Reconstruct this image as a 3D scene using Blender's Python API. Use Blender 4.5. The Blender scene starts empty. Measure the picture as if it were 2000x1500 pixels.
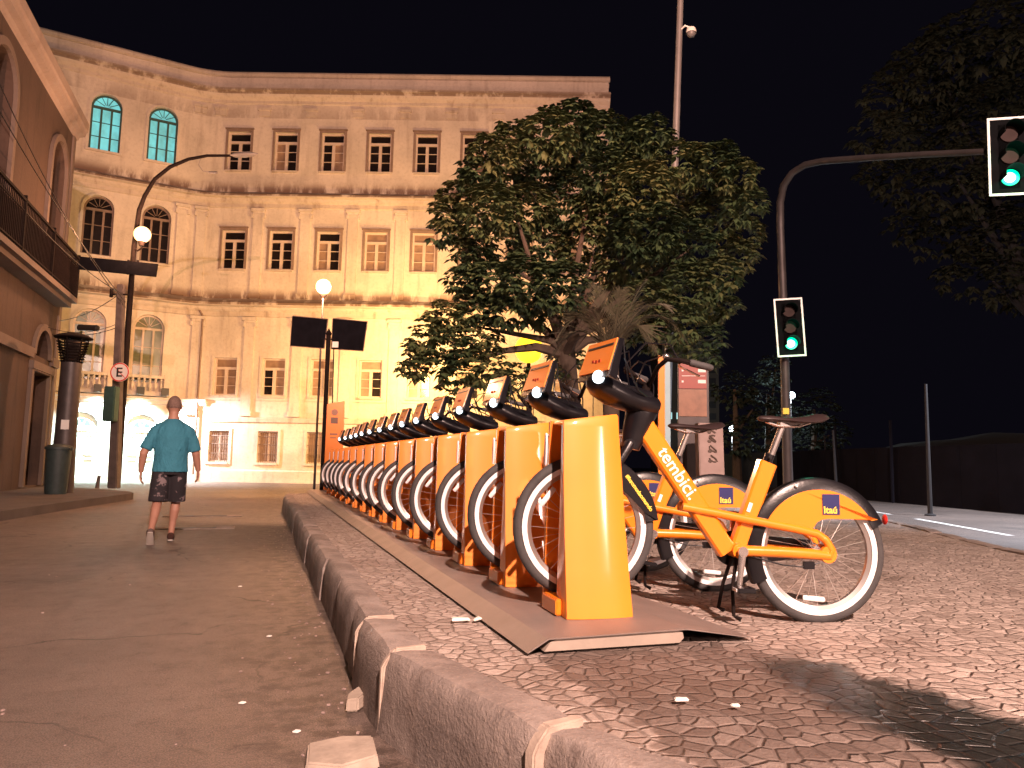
import bpy, bmesh, math, random
from mathutils import Vector as V, Matrix
R = math.radians
random.seed(7)
scene = bpy.context.scene
col = scene.collection

# ------------------------------------------------------------------ camera
YAW, PITCH, ROLL, FPX = 0.32365858, 0.10602931, 0.019, 1450.0
CAM = V((0, 0, 1.02))
fw = V((math.sin(YAW)*math.cos(PITCH), math.cos(YAW)*math.cos(PITCH), math.sin(PITCH)))
r0 = V((math.cos(YAW), -math.sin(YAW), 0)); u0 = r0.cross(fw)
rt = r0*math.cos(ROLL) + u0*math.sin(ROLL); up = u0*math.cos(ROLL) - r0*math.sin(ROLL)
cam = bpy.data.cameras.new('camera'); camo = bpy.data.objects.new('camera', cam); col.objects.link(camo)
m = Matrix((rt, up, -fw)).transposed().to_4x4(); m.translation = CAM; camo.matrix_world = m
cam.sensor_width = 36; cam.lens = 36*FPX/2000; cam.clip_end = 600; cam.clip_start = .02
scene.camera = camo
def P(x, y, d):                       # the point seen at photo pixel (x, y) at a chosen distance in metres
    return CAM + (fw + rt*((x-1000)/FPX) + up*((750-y)/FPX))*d

# ------------------------------------------------------------------ night sky and light
w = bpy.data.worlds.new('World'); scene.world = w; w.use_nodes = True
bg = w.node_tree.nodes['Background']; bg.inputs[0].default_value = (.10, .085, .16, 1); bg.inputs[1].default_value = .022
scene.view_settings.view_transform = 'Standard'; scene.view_settings.look = 'None'
scene.view_settings.exposure = 0.35; scene.view_settings.gamma = 1
def light(name, kind, loc, power, colr, size=.15, aim=None, angle=60, blend=.5, parent=None):
    l = bpy.data.lights.new(name, kind); l.energy = power; l.color = colr
    if kind in ('POINT', 'SPOT'): l.shadow_soft_size = size
    if kind == 'SPOT': l.spot_size = R(angle); l.spot_blend = blend
    if kind == 'AREA': l.size = size
    o = bpy.data.objects.new(name, l); col.objects.link(o); o.location = loc
    if aim is not None: o.rotation_euler = (V(aim)-V(loc)).to_track_quat('-Z', 'Y').to_euler()
    if parent: o.parent = parent
    return o
SOD = (1, .47, .24); PINK = (1, .56, .36)
light('near_street_light', 'POINT', (.7, -7.0, 8.4), 14500, (1, .66, .54), .12)
light('facade_street_light', 'SPOT', (-1.1, -8, 8.4), 19500, (1, .455, .285), .04, (4.5, 33, 11.5), 42, .35)
light('plaza_fill_light', 'SPOT', (8.5, -12, 4.4), 3000, (1, .66, .55), .08, (3.2, 6, 0), 60, .5)  # added unseen spot: gives the docks highlights and lights the right-hand paving
light('avenue_fill_light', 'SPOT', (16.5, 9, 7.5), 8000, (.78, .86, 1), .1, (14.5, 12, 0), 100, .6)  # added unseen cool spot that brightens the avenue asphalt

# ------------------------------------------------------------------ node helpers
class NT:
    def __init__(s, mat):
        mat.use_nodes = True; s.t = mat.node_tree; s.n = s.t.nodes; s.bsdf = s.n['Principled BSDF']
    def link(s, a, b): s.t.links.new(a, b)
    def put(s, v, sock):
        if hasattr(v, 'is_output') or isinstance(v, bpy.types.NodeSocket): s.link(v, sock)
        else: sock.default_value = v
    def math(s, op, a, b=0.0, c=None, clamp=False):
        n = s.n.new('ShaderNodeMath'); n.operation = op; n.use_clamp = clamp
        s.put(a, n.inputs[0]); s.put(b, n.inputs[1])
        if c is not None: s.put(c, n.inputs[2])
        return n.outputs[0]
    def smooth(s, v, a, b):            # smoothstep of v between a and b
        n = s.n.new('ShaderNodeMapRange'); n.interpolation_type = 'SMOOTHSTEP'
        s.put(v, n.inputs[0]); n.inputs[1].default_value = a; n.inputs[2].default_value = b
        return n.outputs[0]
    def mix(s, f, a, b, mode='MIX'):
        n = s.n.new('ShaderNodeMix'); n.data_type = 'RGBA'; n.blend_type = mode
        s.put(f, n.inputs[0])
        for v, k in ((a, 6), (b, 7)):
            if isinstance(v, tuple): v = (v[0], v[1], v[2], 1)
            s.put(v, n.inputs[k])
        return n.outputs[2]
    def coord(s, which='Object', scale=(1, 1, 1)):
        if which == 'World': src = s.n.new('ShaderNodeNewGeometry').outputs['Position']
        else: src = s.n.new('ShaderNodeTexCoord').outputs[which]
        mp = s.n.new('ShaderNodeMapping'); mp.inputs['Scale'].default_value = scale; s.link(src, mp.inputs[0])
        return mp.outputs[0]
    def noise(s, vec, scale, detail=4, rough=.55):
        n = s.n.new('ShaderNodeTexNoise'); s.link(vec, n.inputs['Vector'])
        n.inputs['Scale'].default_value = scale; n.inputs['Detail'].default_value = detail; n.inputs['Roughness'].default_value = rough
        return n.outputs['Fac']
    def bump(s, h, strength, dist):
        n = s.n.new('ShaderNodeBump'); n.inputs['Strength'].default_value = strength; n.inputs['Distance'].default_value = dist
        s.link(h, n.inputs['Height']); s.link(n.outputs[0], s.bsdf.inputs['Normal'])
    def sep(s, vec):
        n = s.n.new('ShaderNodeSeparateXYZ'); s.link(vec, n.inputs[0]); return n.outputs

def M(name, c, rough=.6, metal=0, noise=.12, nscale=6, bump=0, bscale=60, emit=None, estr=0, coat=0):
    mt = bpy.data.materials.new(name); nt = NT(mt); b = nt.bsdf
    b.inputs['Roughness'].default_value = rough; b.inputs['Metallic'].default_value = metal
    vec = nt.coord('Object')
    if noise:
        f = nt.noise(vec, nscale)
        nt.link(nt.mix(f, tuple(x*(1-noise*2.2) for x in c), tuple(min(1, x*(1+noise*1.6)) for x in c)), b.inputs['Base Color'])
    else: b.inputs['Base Color'].default_value = (*c, 1)
    if bump: nt.bump(nt.noise(vec, bscale), bump, .004)
    if coat: b.inputs['Coat Weight'].default_value = coat; b.inputs['Coat Roughness'].default_value = .10
    if emit: b.inputs['Emission Color'].default_value = (*emit, 1); b.inputs['Emission Strength'].default_value = estr
    return mt

ORANGE = (.97, .265, .016)
mats = dict(
    orange=M('orange paint', ORANGE, .32, 0, .05, 3, .10, 14, coat=.6),
    orange_dock=M('orange dock paint', ORANGE, .5, 0, .07, 2.2, .05, 7, coat=.55),
    black=M('black plastic', (.008, .0075, .010), .30, 0, .2, 8, .2, 90),
    rubber=M('tyre rubber', (.06, .057, .058), .75, 0, .25, 14, .5, 120),
    tape=M('white reflective band', (.93, .93, .95), .3, 0, .03, 5),
    rim=M('rim metal', (.5, .47, .45), .3, .8, .06),
    chrome=M('brushed steel', (.62, .58, .56), .27, .9, .06, 20),
    spoke=M('spoke steel', (.7, .66, .62), .3, .8, 0),
    reflect=M('clear reflector', (.95, .95, .95), .2, 0, 0),
    navy=M('navy badge', (.02, .022, .12), .4, 0, .1),
    yellow=M('yellow lettering', (.95, .68, .08), .5, 0, 0),
    white=M('white lettering', (.9, .9, .88), .5, 0, 0),
    redmark=M('red printed mark', (.55, .05, .02), .5, 0, 0),
    saddle=M('saddle vinyl', (.035, .022, .022), .38, 0, .2, 9),
    headlamp=M('bike headlamp lens', (.9, .95, 1), .1, 0, 0, emit=(.8, .93, 1), estr=2.6),
    plate=M('weathered steel deck', (.25, .205, .185), .55, .2, .16, 5, .35, 160),
    deckend=M('grey beam paint', (.36, .30, .25), .6, 0, .1, 9, .2, 80),
    darkmetal=M('dark painted iron', (.022, .016, .015), .45, .4, .25, 12),
    polemetal=M('grey galvanised pole', (.075, .062, .062), .5, .4, .2, 6),
    mast=M('pale mast metal', (.20, .19, .19), .5, .2, .12, 4),
    concrete=M('dark pole concrete', (.10, .08, .075), .9, 0, .3, 5, .5, 40),
    signback=M('unlit sign back', (.006, .006, .009), .6, 0, .3, 7),
    frame=M('window joinery', (.52, .42, .36), .6, 0, .12, 6),
    framedark=M('weathered joinery', (.22, .15, .12), .7, 0, .2, 6),
    glass=M('dark window glass', (.014, .010, .010), .16, 0, .3, 3),
    curtain=M('curtained window glass', (.26, .17, .12), .35, 0, .3, 3),
    greenglass=M('green glazed pane', (.10, .11, .04), .25, 0, .3, 2),
    cyan=M('lit turquoise pane', (.1, .3, .3), .4, 0, .1, emit=(.09, .42, .45), estr=.85),
    door=M('white door paint', (.62, .70, .68), .5, 0, .05),
    leafA=M('leaf green', (.080, .115, .046), .5, 0, .25, 3),
    leafB=M('leaf olive', (.135, .145, .056), .5, 0, .25, 3),
    leafC=M('leaf deep', (.034, .060, .028), .45, 0, .25, 3),
    bark=M('bark', (.09, .062, .045), .9, 0, .3, 8, .8, 30),
    palm=M('palm frond', (.10, .085, .05), .6, 0, .2, 5),
    darkleaf=M('distant foliage', (.032, .036, .024), .7, 0, .3, .8),
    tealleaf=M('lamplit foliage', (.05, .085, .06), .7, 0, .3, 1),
    bulb=M('sodium lamp glass', (1, .8, .5), .3, 0, 0, emit=(1, .64, .27), estr=1.7),
    bulb2=M('yellow globe glass', (1, .7, .1), .3, 0, 0, emit=(1, .62, .02), estr=1.7),
    coolbulb=M('cool lamp glass', (.9, .95, 1), .3, 0, 0, emit=(.75, .92, 1), estr=9),
    green_on=M('green signal lit rim', (0, .5, .3), .3, 0, 0, emit=(0, .82, .40), estr=1.1),
    green_core=M('green signal lit core', (.6, 1, .9), .3, 0, 0, emit=(.55, 1, .8), estr=3.5),
    lens=M('unlit signal lens', (.035, .016, .014), .8, 0, .2),
    housing=M('signal housing', (.006, .006, .007), .5, 0, .2),
    border=M('white reflective border', (.85, .88, .86), .4, 0, 0, ),
    skin=M('skin', (.40, .20, .14), .55, 0, .08, 12),
    hair=M('short reddish grey hair', (.20, .12, .095), .8, 0, .3, 60, .8, 200),
    shirt=M('teal cotton shirt', (.035, .19, .275), .85, 0, .12, 7, .5, 30),
    shoe=M('brown shoe', (.06, .025, .018), .6, 0, .2, 12),
    sole=M('pale sole', (.45, .4, .36), .7, 0, .1),
    paper=M('white litter', (.85, .82, .78), .8, 0, .05),
    stone=M('broken stone', (.40, .33, .27), .85, 0, .25, 12, .8, 60),
    roof=M('dark roof', (.03, .025, .022), .9, 0, .3, 4),
    boardred=M('dark reddish sheet', (.022, .011, .010), .7, 0, .35, 5),
    dimpole=M('dim pole paint', (.022, .02, .022), .9, 0, .2, 4),
    hoard=M('dark hoarding board', (.008, .007, .011), .8, 0, .3, 1.5),
    hoardpale=M('pale blue hoarding board', (.035, .045, .06), .8, 0, .2, 1.5),
    redpanel=M('red map panel', (.30, .05, .035), .45, 0, .1, 6),
    tanpanel=M('tan map panel', (.28, .125, .07), .45, 0, .25, 9),
    pinkbox=M('pinkish plaster', (.36, .27, .25), .8, 0, .15, 6),
    scribble=M('brown spray paint', (.12, .085, .07), .7, 0, .2, 9),
    paleblue=M('pale blue metal', (.30, .46, .52), .4, 0, .1, 4),
    farwall=M('far block concrete', (.12, .11, .09), .85, 0, .15, .4),
    farwin=M('far dark window', (.015, .015, .018), .4, 0, 0),
    farlit=M('far lit window', (.5, .8, .8), .4, 0, 0, emit=(.4, .75, .75), estr=.8),
    boxgreen=M('dark green cabinet', (.03, .075, .065), .6, 0, .2, 8),
    binplastic=M('dark bin plastic', (.028, .045, .045), .55, 0, .25, 9),
    signred=M('sign red', (.6, .03, .02), .5, 0, 0),
    signwhite=M('sign white', (.8, .78, .74), .5, 0, .04),
    signblack=M('sign black', (.02, .02, .02), .5, 0, 0),
    cable=M('cable black', (.02, .018, .018), .5, 0, 0),
)

nt = NT(mats['shirt']); v_ = nt.coord('Object', (1, 1, .55)); nt.bump(nt.noise(v_, 9, 4, .6), 1.0, .045)
nt = NT(mats['cyan']); nt.link(nt.math('MULTIPLY_ADD', nt.smooth(nt.noise(nt.coord('World', (1, 1, .6)), 2.2, 4, .6), .3, .7), .55, .55), nt.bsdf.inputs['Emission Strength'])
# floral shorts
mt = bpy.data.materials.new('dark floral cloth'); nt = NT(mt); vec = nt.coord('Object')
f = nt.smooth(nt.noise(vec, 13, 2), .56, .66)
nt.link(nt.mix(f, (.018, .014, .018), (.20, .15, .16)), nt.bsdf.inputs['Base Color']); nt.bsdf.inputs['Roughness'].default_value = .9
mats['floral'] = mt
for k_ in ('darkmetal', 'boardred', 'housing', 'signback', 'hoard', 'darkleaf'):
    b_ = mats[k_].node_tree.nodes['Principled BSDF']; b_.inputs['Roughness'].default_value = .9; b_.inputs['Specular IOR Level'].default_value = .08

def plaster(name, base, dark, bands, stain=.5):
    mt = bpy.data.materials.new(name); nt = NT(mt); pos = nt.coord('World')
    n1 = nt.noise(pos, .55, 5, .6); n2 = nt.noise(nt.coord('World', (3.2, 3.2, .35)), 1.0, 5, .6); n3 = nt.noise(pos, 9, 3)
    c = nt.mix(nt.smooth(n1, .38, .68), base, tuple(x*.80 for x in base))
    c = nt.mix(nt.math('MULTIPLY', nt.smooth(n2, .50, .78), stain), c, dark)
    c = nt.mix(nt.math('MULTIPLY', nt.smooth(n3, .45, .75), .16), c, dark)
    z = nt.sep(pos)[2]
    for z0, z1, amt in bands:
        a = nt.smooth(z, z0-.02, z0); bb = nt.math('SUBTRACT', 1.0, nt.smooth(z, z0+.05, z1))
        k = nt.math('MULTIPLY', a, bb)
        edge = nt.smooth(nt.noise(nt.coord('World', (1, 1, .3)), 1.7, 5, .65), .36, .52)
        k = nt.math('MULTIPLY', nt.math('MULTIPLY', k, edge), amt)
        c = nt.mix(k, c, dark)
    nt.link(c, nt.bsdf.inputs['Base Color']); nt.bsdf.inputs['Roughness'].default_value = .88
    nt.bump(nt.noise(pos, 14, 6), .35, .02)
    return mt
mats['plaster'] = plaster('cream plaster', (.60, .52, .45), (.15, .085, .06), [(12.54, 13.15, .95), (7.8, 8.35, .95), (17.13, 17.5, .6), (15.95, 16.9, .35)], .30)
mats['trim'] = plaster('stained cornice plaster', (.52, .44, .37), (.13, .075, .05), [(12.30, 12.7, .9), (7.5, 8.0, .9), (16.95, 17.3, .8)], .55)
mats['eaves'] = plaster('pale eaves plaster', (.38, .31, .27), (.2, .13, .1), [], .3)
mats['leftwall'] = plaster('patchy brown plaster', (.085, .053, .040), (.028, .017, .013), [], .8)
mats['lefttrim'] = plaster('pale trim plaster', (.17, .13, .11), (.16, .09, .06), [], .4)

# asphalt
mt = bpy.data.materials.new('asphalt'); nt = NT(mt); pos = nt.coord('World')
a = nt.noise(pos, .5, 4, .6); b = nt.noise(pos, 160, 2, .7); c3 = nt.noise(pos, 6, 6, .7)
c = nt.mix(nt.smooth(a, .3, .7), (.088, .069, .060), (.135, .105, .090))
c = nt.mix(nt.smooth(b, .38, .66), nt.mix(1.0, c, (.72, .72, .72), 'MULTIPLY'), nt.mix(1.0, c, (1.9, 1.8, 1.75), 'MULTIPLY'))
d2 = nt.noise(pos, 45, 4, .8); c = nt.mix(nt.math('MULTIPLY', nt.smooth(d2, .48, .66), .5), c, (.055, .045, .042))
c = nt.mix(nt.math('MULTIPLY', nt.smooth(c3, .52, .75), .5), c, (.06, .045, .038))
cn = nt.n.new('ShaderNodeTexNoise'); nt.link(pos, cn.inputs['Vector']); cn.inputs['Scale'].default_value = 2.2; cn.inputs['Detail'].default_value = 5
cv = nt.n.new('ShaderNodeVectorMath'); cv.operation = 'MULTIPLY_ADD'; nt.link(cn.outputs['Color'], cv.inputs[0]); cv.inputs[1].default_value = (.7, .7, 0); nt.link(pos, cv.inputs[2])
ck_ = nt.n.new('ShaderNodeTexVoronoi'); ck_.feature = 'DISTANCE_TO_EDGE'; ck_.voronoi_dimensions = '2D'; ck_.inputs['Scale'].default_value = .55; nt.link(cv.outputs[0], ck_.inputs['Vector'])
crk = nt.math('MULTIPLY', nt.math('SUBTRACT', 1.0, nt.smooth(ck_.outputs['Distance'], .002, .010)), nt.smooth(nt.noise(pos, .8, 3), .46, .58))
c = nt.mix(nt.math('MULTIPLY', crk, .85), c, (.022, .017, .014))
st_ = nt.smooth(nt.noise(nt.coord('World', (1.2, .5, 1)), .9, 5, .65), .56, .70); c = nt.mix(nt.math('MULTIPLY', st_, .45), c, (.045, .035, .030))
x, y, z = nt.sep(pos)
g = nt.math('MULTIPLY', nt.smooth(x, -.35, .35), nt.math('SUBTRACT', 1.0, nt.smooth(x, .6, 1.0)))     # patchy, darker towards the kerb
g = nt.math('MULTIPLY', g, nt.smooth(nt.noise(pos, 7, 5, .7), .42, .6))
c = nt.mix(nt.math('MULTIPLY', g, .75), c, (.045, .032, .026))
nt.link(c, nt.bsdf.inputs['Base Color'])
nt.link(nt.math('MULTIPLY_ADD', c3, .35, .42), nt.bsdf.inputs['Roughness'])
nt.bump(nt.math('ADD', nt.math('MULTIPLY', b, .6), c3), .7, .008)
mats['asphalt'] = mt

# small-stone mosaic pavement
mt = bpy.data.materials.new('stone mosaic'); nt = NT(mt)
pos0 = nt.coord('World')
wob = nt.n.new('ShaderNodeTexNoise'); nt.link(pos0, wob.inputs['Vector']); wob.inputs['Scale'].default_value = 3.5
va = nt.n.new('ShaderNodeVectorMath'); va.operation = 'MULTIPLY_ADD'; nt.link(wob.outputs['Color'], va.inputs[0]); va.inputs[1].default_value = (.10, .10, 0); nt.link(pos0, va.inputs[2])
def vor(feature, out):
    n = nt.n.new('ShaderNodeTexVoronoi'); n.feature = feature; n.voronoi_dimensions = '2D'; n.inputs['Scale'].default_value = 15.5
    n.inputs['Randomness'].default_value = .95; nt.link(va.outputs[0], n.inputs['Vector']); return n.outputs[out]
edge = vor('DISTANCE_TO_EDGE', 'Distance'); cellc = vor('F1', 'Color')
cr = nt.sep(cellc)[0]
joint = nt.math('SUBTRACT', 1.0, nt.smooth(nt.math('ADD', edge, nt.math('MULTIPLY', nt.math('SUBTRACT', nt.noise(pos0, 26, 4, .7), .5), .16)), .0, .13))
fill = nt.smooth(nt.noise(pos0, 5.0, 5, .75), .38, .60)
joint = nt.math('MULTIPLY', joint, nt.math('MULTIPLY_ADD', fill, .85, .15))
x, y, z = nt.sep(pos0)
c = nt.mix(cr, (.34, .275, .24), (.54, .45, .40)); c = nt.mix(nt.math('MULTIPLY', nt.smooth(nt.noise(pos0, 40, 5, .75), .42, .70), .5), c, (.17, .125, .105))
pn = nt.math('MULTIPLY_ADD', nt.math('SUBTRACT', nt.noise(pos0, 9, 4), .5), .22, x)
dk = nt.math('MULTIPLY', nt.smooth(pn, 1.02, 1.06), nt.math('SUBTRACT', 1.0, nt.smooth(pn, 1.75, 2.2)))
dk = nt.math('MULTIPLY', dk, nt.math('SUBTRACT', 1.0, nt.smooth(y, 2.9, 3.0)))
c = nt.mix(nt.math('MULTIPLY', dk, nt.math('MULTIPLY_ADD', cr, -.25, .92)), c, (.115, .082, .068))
c = nt.mix(nt.math('MULTIPLY', nt.smooth(nt.noise(pos0, 1.3, 5, .6), .48, .72), .55), c, (.15, .10, .075))
c = nt.mix(nt.math('MULTIPLY', joint, .58), c, (.11, .080, .066))
# darker, smoother stones: a soft-edged band from (1.85, 2.45) towards (1.9, .9)
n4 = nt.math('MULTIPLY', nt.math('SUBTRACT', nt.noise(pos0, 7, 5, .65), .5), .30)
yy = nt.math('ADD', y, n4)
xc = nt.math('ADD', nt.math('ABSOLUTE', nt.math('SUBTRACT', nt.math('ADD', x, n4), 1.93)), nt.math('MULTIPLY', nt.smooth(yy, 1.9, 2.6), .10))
dark_band = nt.math('MULTIPLY', nt.math('SUBTRACT', 1.0, nt.smooth(xc, .16, .30)), nt.math('SUBTRACT', 1.0, nt.smooth(yy, 2.35, 2.6)))
c = nt.mix(nt.math('MULTIPLY', dark_band, .93), c, (.010, .012, .012))
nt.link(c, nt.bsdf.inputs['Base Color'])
nt.link(nt.math('MULTIPLY_ADD', dark_band, -.45, .8), nt.bsdf.inputs['Roughness'])
v1 = nt.n.new('ShaderNodeTexVoronoi'); v1.voronoi_dimensions = '2D'; v1.inputs['Scale'].default_value = 15.5; v1.inputs['Randomness'].default_value = .95; nt.link(va.outputs[0], v1.inputs['Vector'])
sb_ = nt.n.new('ShaderNodeVectorMath'); sb_.operation = 'SUBTRACT'; nt.link(va.outputs[0], sb_.inputs[0]); nt.link(v1.outputs['Position'], sb_.inputs[1])
cs_ = nt.n.new('ShaderNodeVectorMath'); cs_.operation = 'SUBTRACT'; nt.link(v1.outputs['Color'], cs_.inputs[0]); cs_.inputs[1].default_value = (.5, .5, .5)
dt_ = nt.n.new('ShaderNodeVectorMath'); dt_.operation = 'DOT_PRODUCT'; nt.link(sb_.outputs[0], dt_.inputs[0]); nt.link(cs_.outputs[0], dt_.inputs[1])
hgt = nt.math('ADD', nt.math('MULTIPLY', dt_.outputs['Value'], 26.0), nt.math('MULTIPLY', nt.smooth(edge, 0, .16), nt.math('MULTIPLY_ADD', cr, .7, .7)))
hgt = nt.math('ADD', hgt, nt.math('MULTIPLY', nt.noise(pos0, 45, 4, .7), .9))
nt.bump(hgt, .8, .012)
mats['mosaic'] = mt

# kerb granite
mt = bpy.data.materials.new('kerb granite'); nt = NT(mt); pos = nt.coord('World')
a = nt.noise(pos, 3.2, 6, .65); b = nt.noise(pos, 70, 3, .7); st = nt.noise(nt.coord('World', (9, 9, 1.6)), 1, 5, .6)
c = nt.mix(nt.smooth(a, .35, .68), (.20, .165, .15), (.36, .30, .27))
c = nt.mix(nt.math('MULTIPLY', nt.smooth(b, .5, .75), .6), c, (.42, .33, .27))
c = nt.mix(nt.math('MULTIPLY', nt.smooth(st, .52, .75), .6), c, (.10, .065, .05))
nt.link(c, nt.bsdf.inputs['Base Color']); nt.bsdf.inputs['Roughness'].default_value = .85
nt.bump(nt.math('ADD', a, nt.math('MULTIPLY', b, .35)), .8, .02)
mats['kerb'] = mt
mats['mortar'] = M('pale kerb mortar', (.50, .40, .33), .9, 0, .25, 14, .6, 60)

# ------------------------------------------------------------------ mesh helpers
class MB:
    def __init__(s): s.v = []; s.f = []; s.mi = []; s.cur = 0
    def add(s, vs, fs):
        o = len(s.v); s.v += [tuple(q) for q in vs]
        for f in fs: s.f.append([o+i for i in f]); s.mi.append(s.cur)
    def box(s, c, size, rot=None, taper=None):
        hx, hy, hz = [q/2 for q in size]; tx, ty = taper or (1, 1)
        vs = [V((x*hx*(tx if z > 0 else 1), y*hy*(ty if z > 0 else 1), z*hz)) for x in (-1, 1) for y in (-1, 1) for z in (-1, 1)]
        if rot is not None: vs = [rot @ q for q in vs]
        s.add([q+V(c) for q in vs], [(0, 1, 3, 2), (4, 6, 7, 5), (0, 4, 5, 1), (2, 3, 7, 6), (0, 2, 6, 4), (1, 5, 7, 3)])
    def hexa(s, vs):     # 8 corners: bottom loop of 4, top loop of 4
        s.add(vs, [(3, 2, 1, 0), (4, 5, 6, 7), (0, 1, 5, 4), (1, 2, 6, 5), (2, 3, 7, 6), (3, 0, 4, 7)])
    def tube(s, pts, rad, n=8, caps=True, flat=None):
        pts = [V(p) for p in pts]; k = len(pts)
        if not isinstance(rad, (list, tuple)): rad = [rad]*k
        t0 = (pts[1]-pts[0]).normalized(); a = t0.orthogonal().normalized()
        if flat is not None:
            a = V(flat[0]).normalized(); a = (a - t0*a.dot(t0)).normalized()
        rings = []
        for i, p in enumerate(pts):
            t = (pts[min(i+1, k-1)]-pts[max(i-1, 0)]).normalized()
            a = (a - t*a.dot(t)).normalized(); b = t.cross(a)
            fx = flat[1] if flat else 1
            rings.append([p + (a*math.cos(2*math.pi*j/n)*fx + b*math.sin(2*math.pi*j/n))*rad[i] for j in range(n)])
        vs = [q for r in rings for q in r]; fs = []
        for i in range(k-1):
            for j in range(n):
                fs.append((i*n+j, i*n+(j+1) % n, (i+1)*n+(j+1) % n, (i+1)*n+j))
        if caps: fs.append(tuple(range(n))[::-1]); fs.append(tuple((k-1)*n+j for j in range(n)))
        s.add(vs, fs)
    def ring(s, c, axis, Rr, prof, n=48, a0=0, a1=360, closed=True):
        """revolve prof [(radial, axial)] about axis at c between two angles; angle 0 is the reference direction"""
        c = V(c); ax = V(axis).normalized()
        e1 = V((1, 0, 0)); e1 = (e1-ax*e1.dot(ax)); e1 = e1.normalized() if e1.length > .1 else V((0, 1, 0)); e2 = V((0, 0, 1)); e2 = e2-ax*e2.dot(ax)
        e2 = e2.normalized() if e2.length > .1 else ax.cross(e1)
        full = abs(a1-a0) >= 359.9; cnt = n if full else n+1; k = len(prof); vs = []
        for i in range(cnt):
            a = R(a0+(a1-a0)*i/n)
            d = e1*math.cos(a)+e2*math.sin(a)
            vs += [c+d*(Rr+pr)+ax*pa for pr, pa in prof]
        fs = []
        kk = k if closed else k-1
        for i in range(n):
            i2 = (i+1) % cnt
            for j in range(kk): fs.append((i*k+j, i*k+(j+1) % k, i2*k+(j+1) % k, i2*k+j))
        if not full and closed: fs.append(tuple(range(k))); fs.append(tuple((cnt-1)*k+j for j in range(k))[::-1])
        s.add(vs, fs)
    def torus(s, c, axis, Rr, r, n=48, m=10, a0=0, a1=360, sq=1.0):
        s.ring(c, axis, Rr, [(r*math.cos(2*math.pi*j/m), r*sq*math.sin(2*math.pi*j/m)) for j in range(m)], n, a0, a1)
    def disc(s, c, axis, r, th, n=24): s.tube([V(c)-V(axis).normalized()*th/2, V(c)+V(axis).normalized()*th/2], r, n)
    def sphere(s, c, r, n=16, m=10, sc=(1, 1, 1)):
        vs = []; fs = []
        for i in range(m+1):
            t = math.pi*i/m
            for j in range(n):
                a = 2*math.pi*j/n
                vs.append(V(c)+V((r*sc[0]*math.sin(t)*math.cos(a), r*sc[1]*math.sin(t)*math.sin(a), r*sc[2]*math.cos(t))))
        for i in range(m):
            for j in range(n): fs.append((i*n+j, (i+1)*n+j, (i+1)*n+(j+1) % n, i*n+(j+1) % n))
        s.add(vs, fs)
    def prism(s, poly, o, ex, ey, ez, th):     # outline in the (ex, ey) plane, thickness th along ez, centred
        o, ex, ey, ez = V(o), V(ex), V(ey), V(ez); n = len(poly)
        a = [o+ex*p[0]+ey*p[1]-ez*th/2 for p in poly]; b = [q+ez*th for q in a]
        fs = [tuple(range(n))[::-1], tuple(range(n, 2*n))]+[(i, (i+1) % n, n+(i+1) % n, n+i) for i in range(n)]
        s.add(a+b, fs)
    def lathe(s, c, prof, n=24, axis=(0, 0, 1)):   # prof [(r, z)]
        s.ring(c, axis, 0, prof, n, closed=False)

def link(name, mb, mat, parent=None, smooth=True, bevel=0, mats_list=None, fixn=True):
    me = bpy.data.meshes.new(name); me.from_pydata(mb.v, [], mb.f); me.update()
    bm = bmesh.new(); bm.from_mesh(me)
    bmesh.ops.remove_doubles(bm, verts=bm.verts, dist=1e-5)
    if fixn: bmesh.ops.recalc_face_normals(bm, faces=bm.faces)
    if bevel:
        es = [e for e in bm.edges if len(e.link_faces) == 2 and e.calc_face_angle(0) > .5]
        bmesh.ops.bevel(bm, geom=es, offset=bevel, segments=2, affect='EDGES', clamp_overlap=True)
    for f in bm.faces: f.smooth = smooth
    bm.to_mesh(me); bm.free()
    if smooth:
        try: me.set_sharp_from_angle(angle=R(38))
        except Exception: pass
    for k in (mats_list or [mat]): me.materials.append(mats[k] if isinstance(k, str) else k)
    if mats_list and not bevel and len(me.polygons) == len(mb.mi):
        me.polygons.foreach_set('material_index', mb.mi)
    o = bpy.data.objects.new(name, me); col.objects.link(o)
    if parent: o.parent = parent
    return o
def tag(o, label=None, cat=None, group=None, kind=None):
    if label: o['label'] = label
    if cat: o['category'] = cat
    if group: o['group'] = group
    if kind: o['kind'] = kind
    return o
def empty(name, loc=(0, 0, 0), rz=0, label=None, cat=None, group=None):
    o = bpy.data.objects.new(name, None); col.objects.link(o); o.location = loc; o.rotation_euler = (0, 0, rz)
    o.empty_display_size = .2
    return tag(o, label, cat, group)
def kids(o): return [c for c in bpy.data.objects if c.parent == o]
def copy_tree(o, parent=None):
    c = o.copy(); col.objects.link(c)
    if parent: c.parent = parent
    for ch in kids(o): copy_tree(ch, c)
    return c
def text(name, s, mat, size, o, ex, ey, parent, extrude=.0015, align='LEFT', bold=0):
    """flat lettering built as a mesh: baseline start o, reading along ex, letters up along ey"""
    cu = bpy.data.curves.new(name, 'FONT'); cu.body = s; cu.size = size; cu.extrude = extrude; cu.offset = bold; cu.align_x = align
    ob = bpy.data.objects.new(name+'_tmp', cu); col.objects.link(ob)
    dg = bpy.context.evaluated_depsgraph_get(); me = bpy.data.meshes.new_from_object(ob.evaluated_get(dg))
    bpy.data.objects.remove(ob); bpy.data.curves.remove(cu)
    ex, ey = V(ex).normalized(), V(ey).normalized(); ez = ex.cross(ey)
    mt = Matrix((ex, ey, ez)).transposed().to_4x4(); mt.translation = V(o); me.transform(mt)
    me.materials.clear(); me.materials.append(mats[mat])
    t = bpy.data.objects.new(name, me); col.objects.link(t); t.parent = parent
    return t

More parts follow.
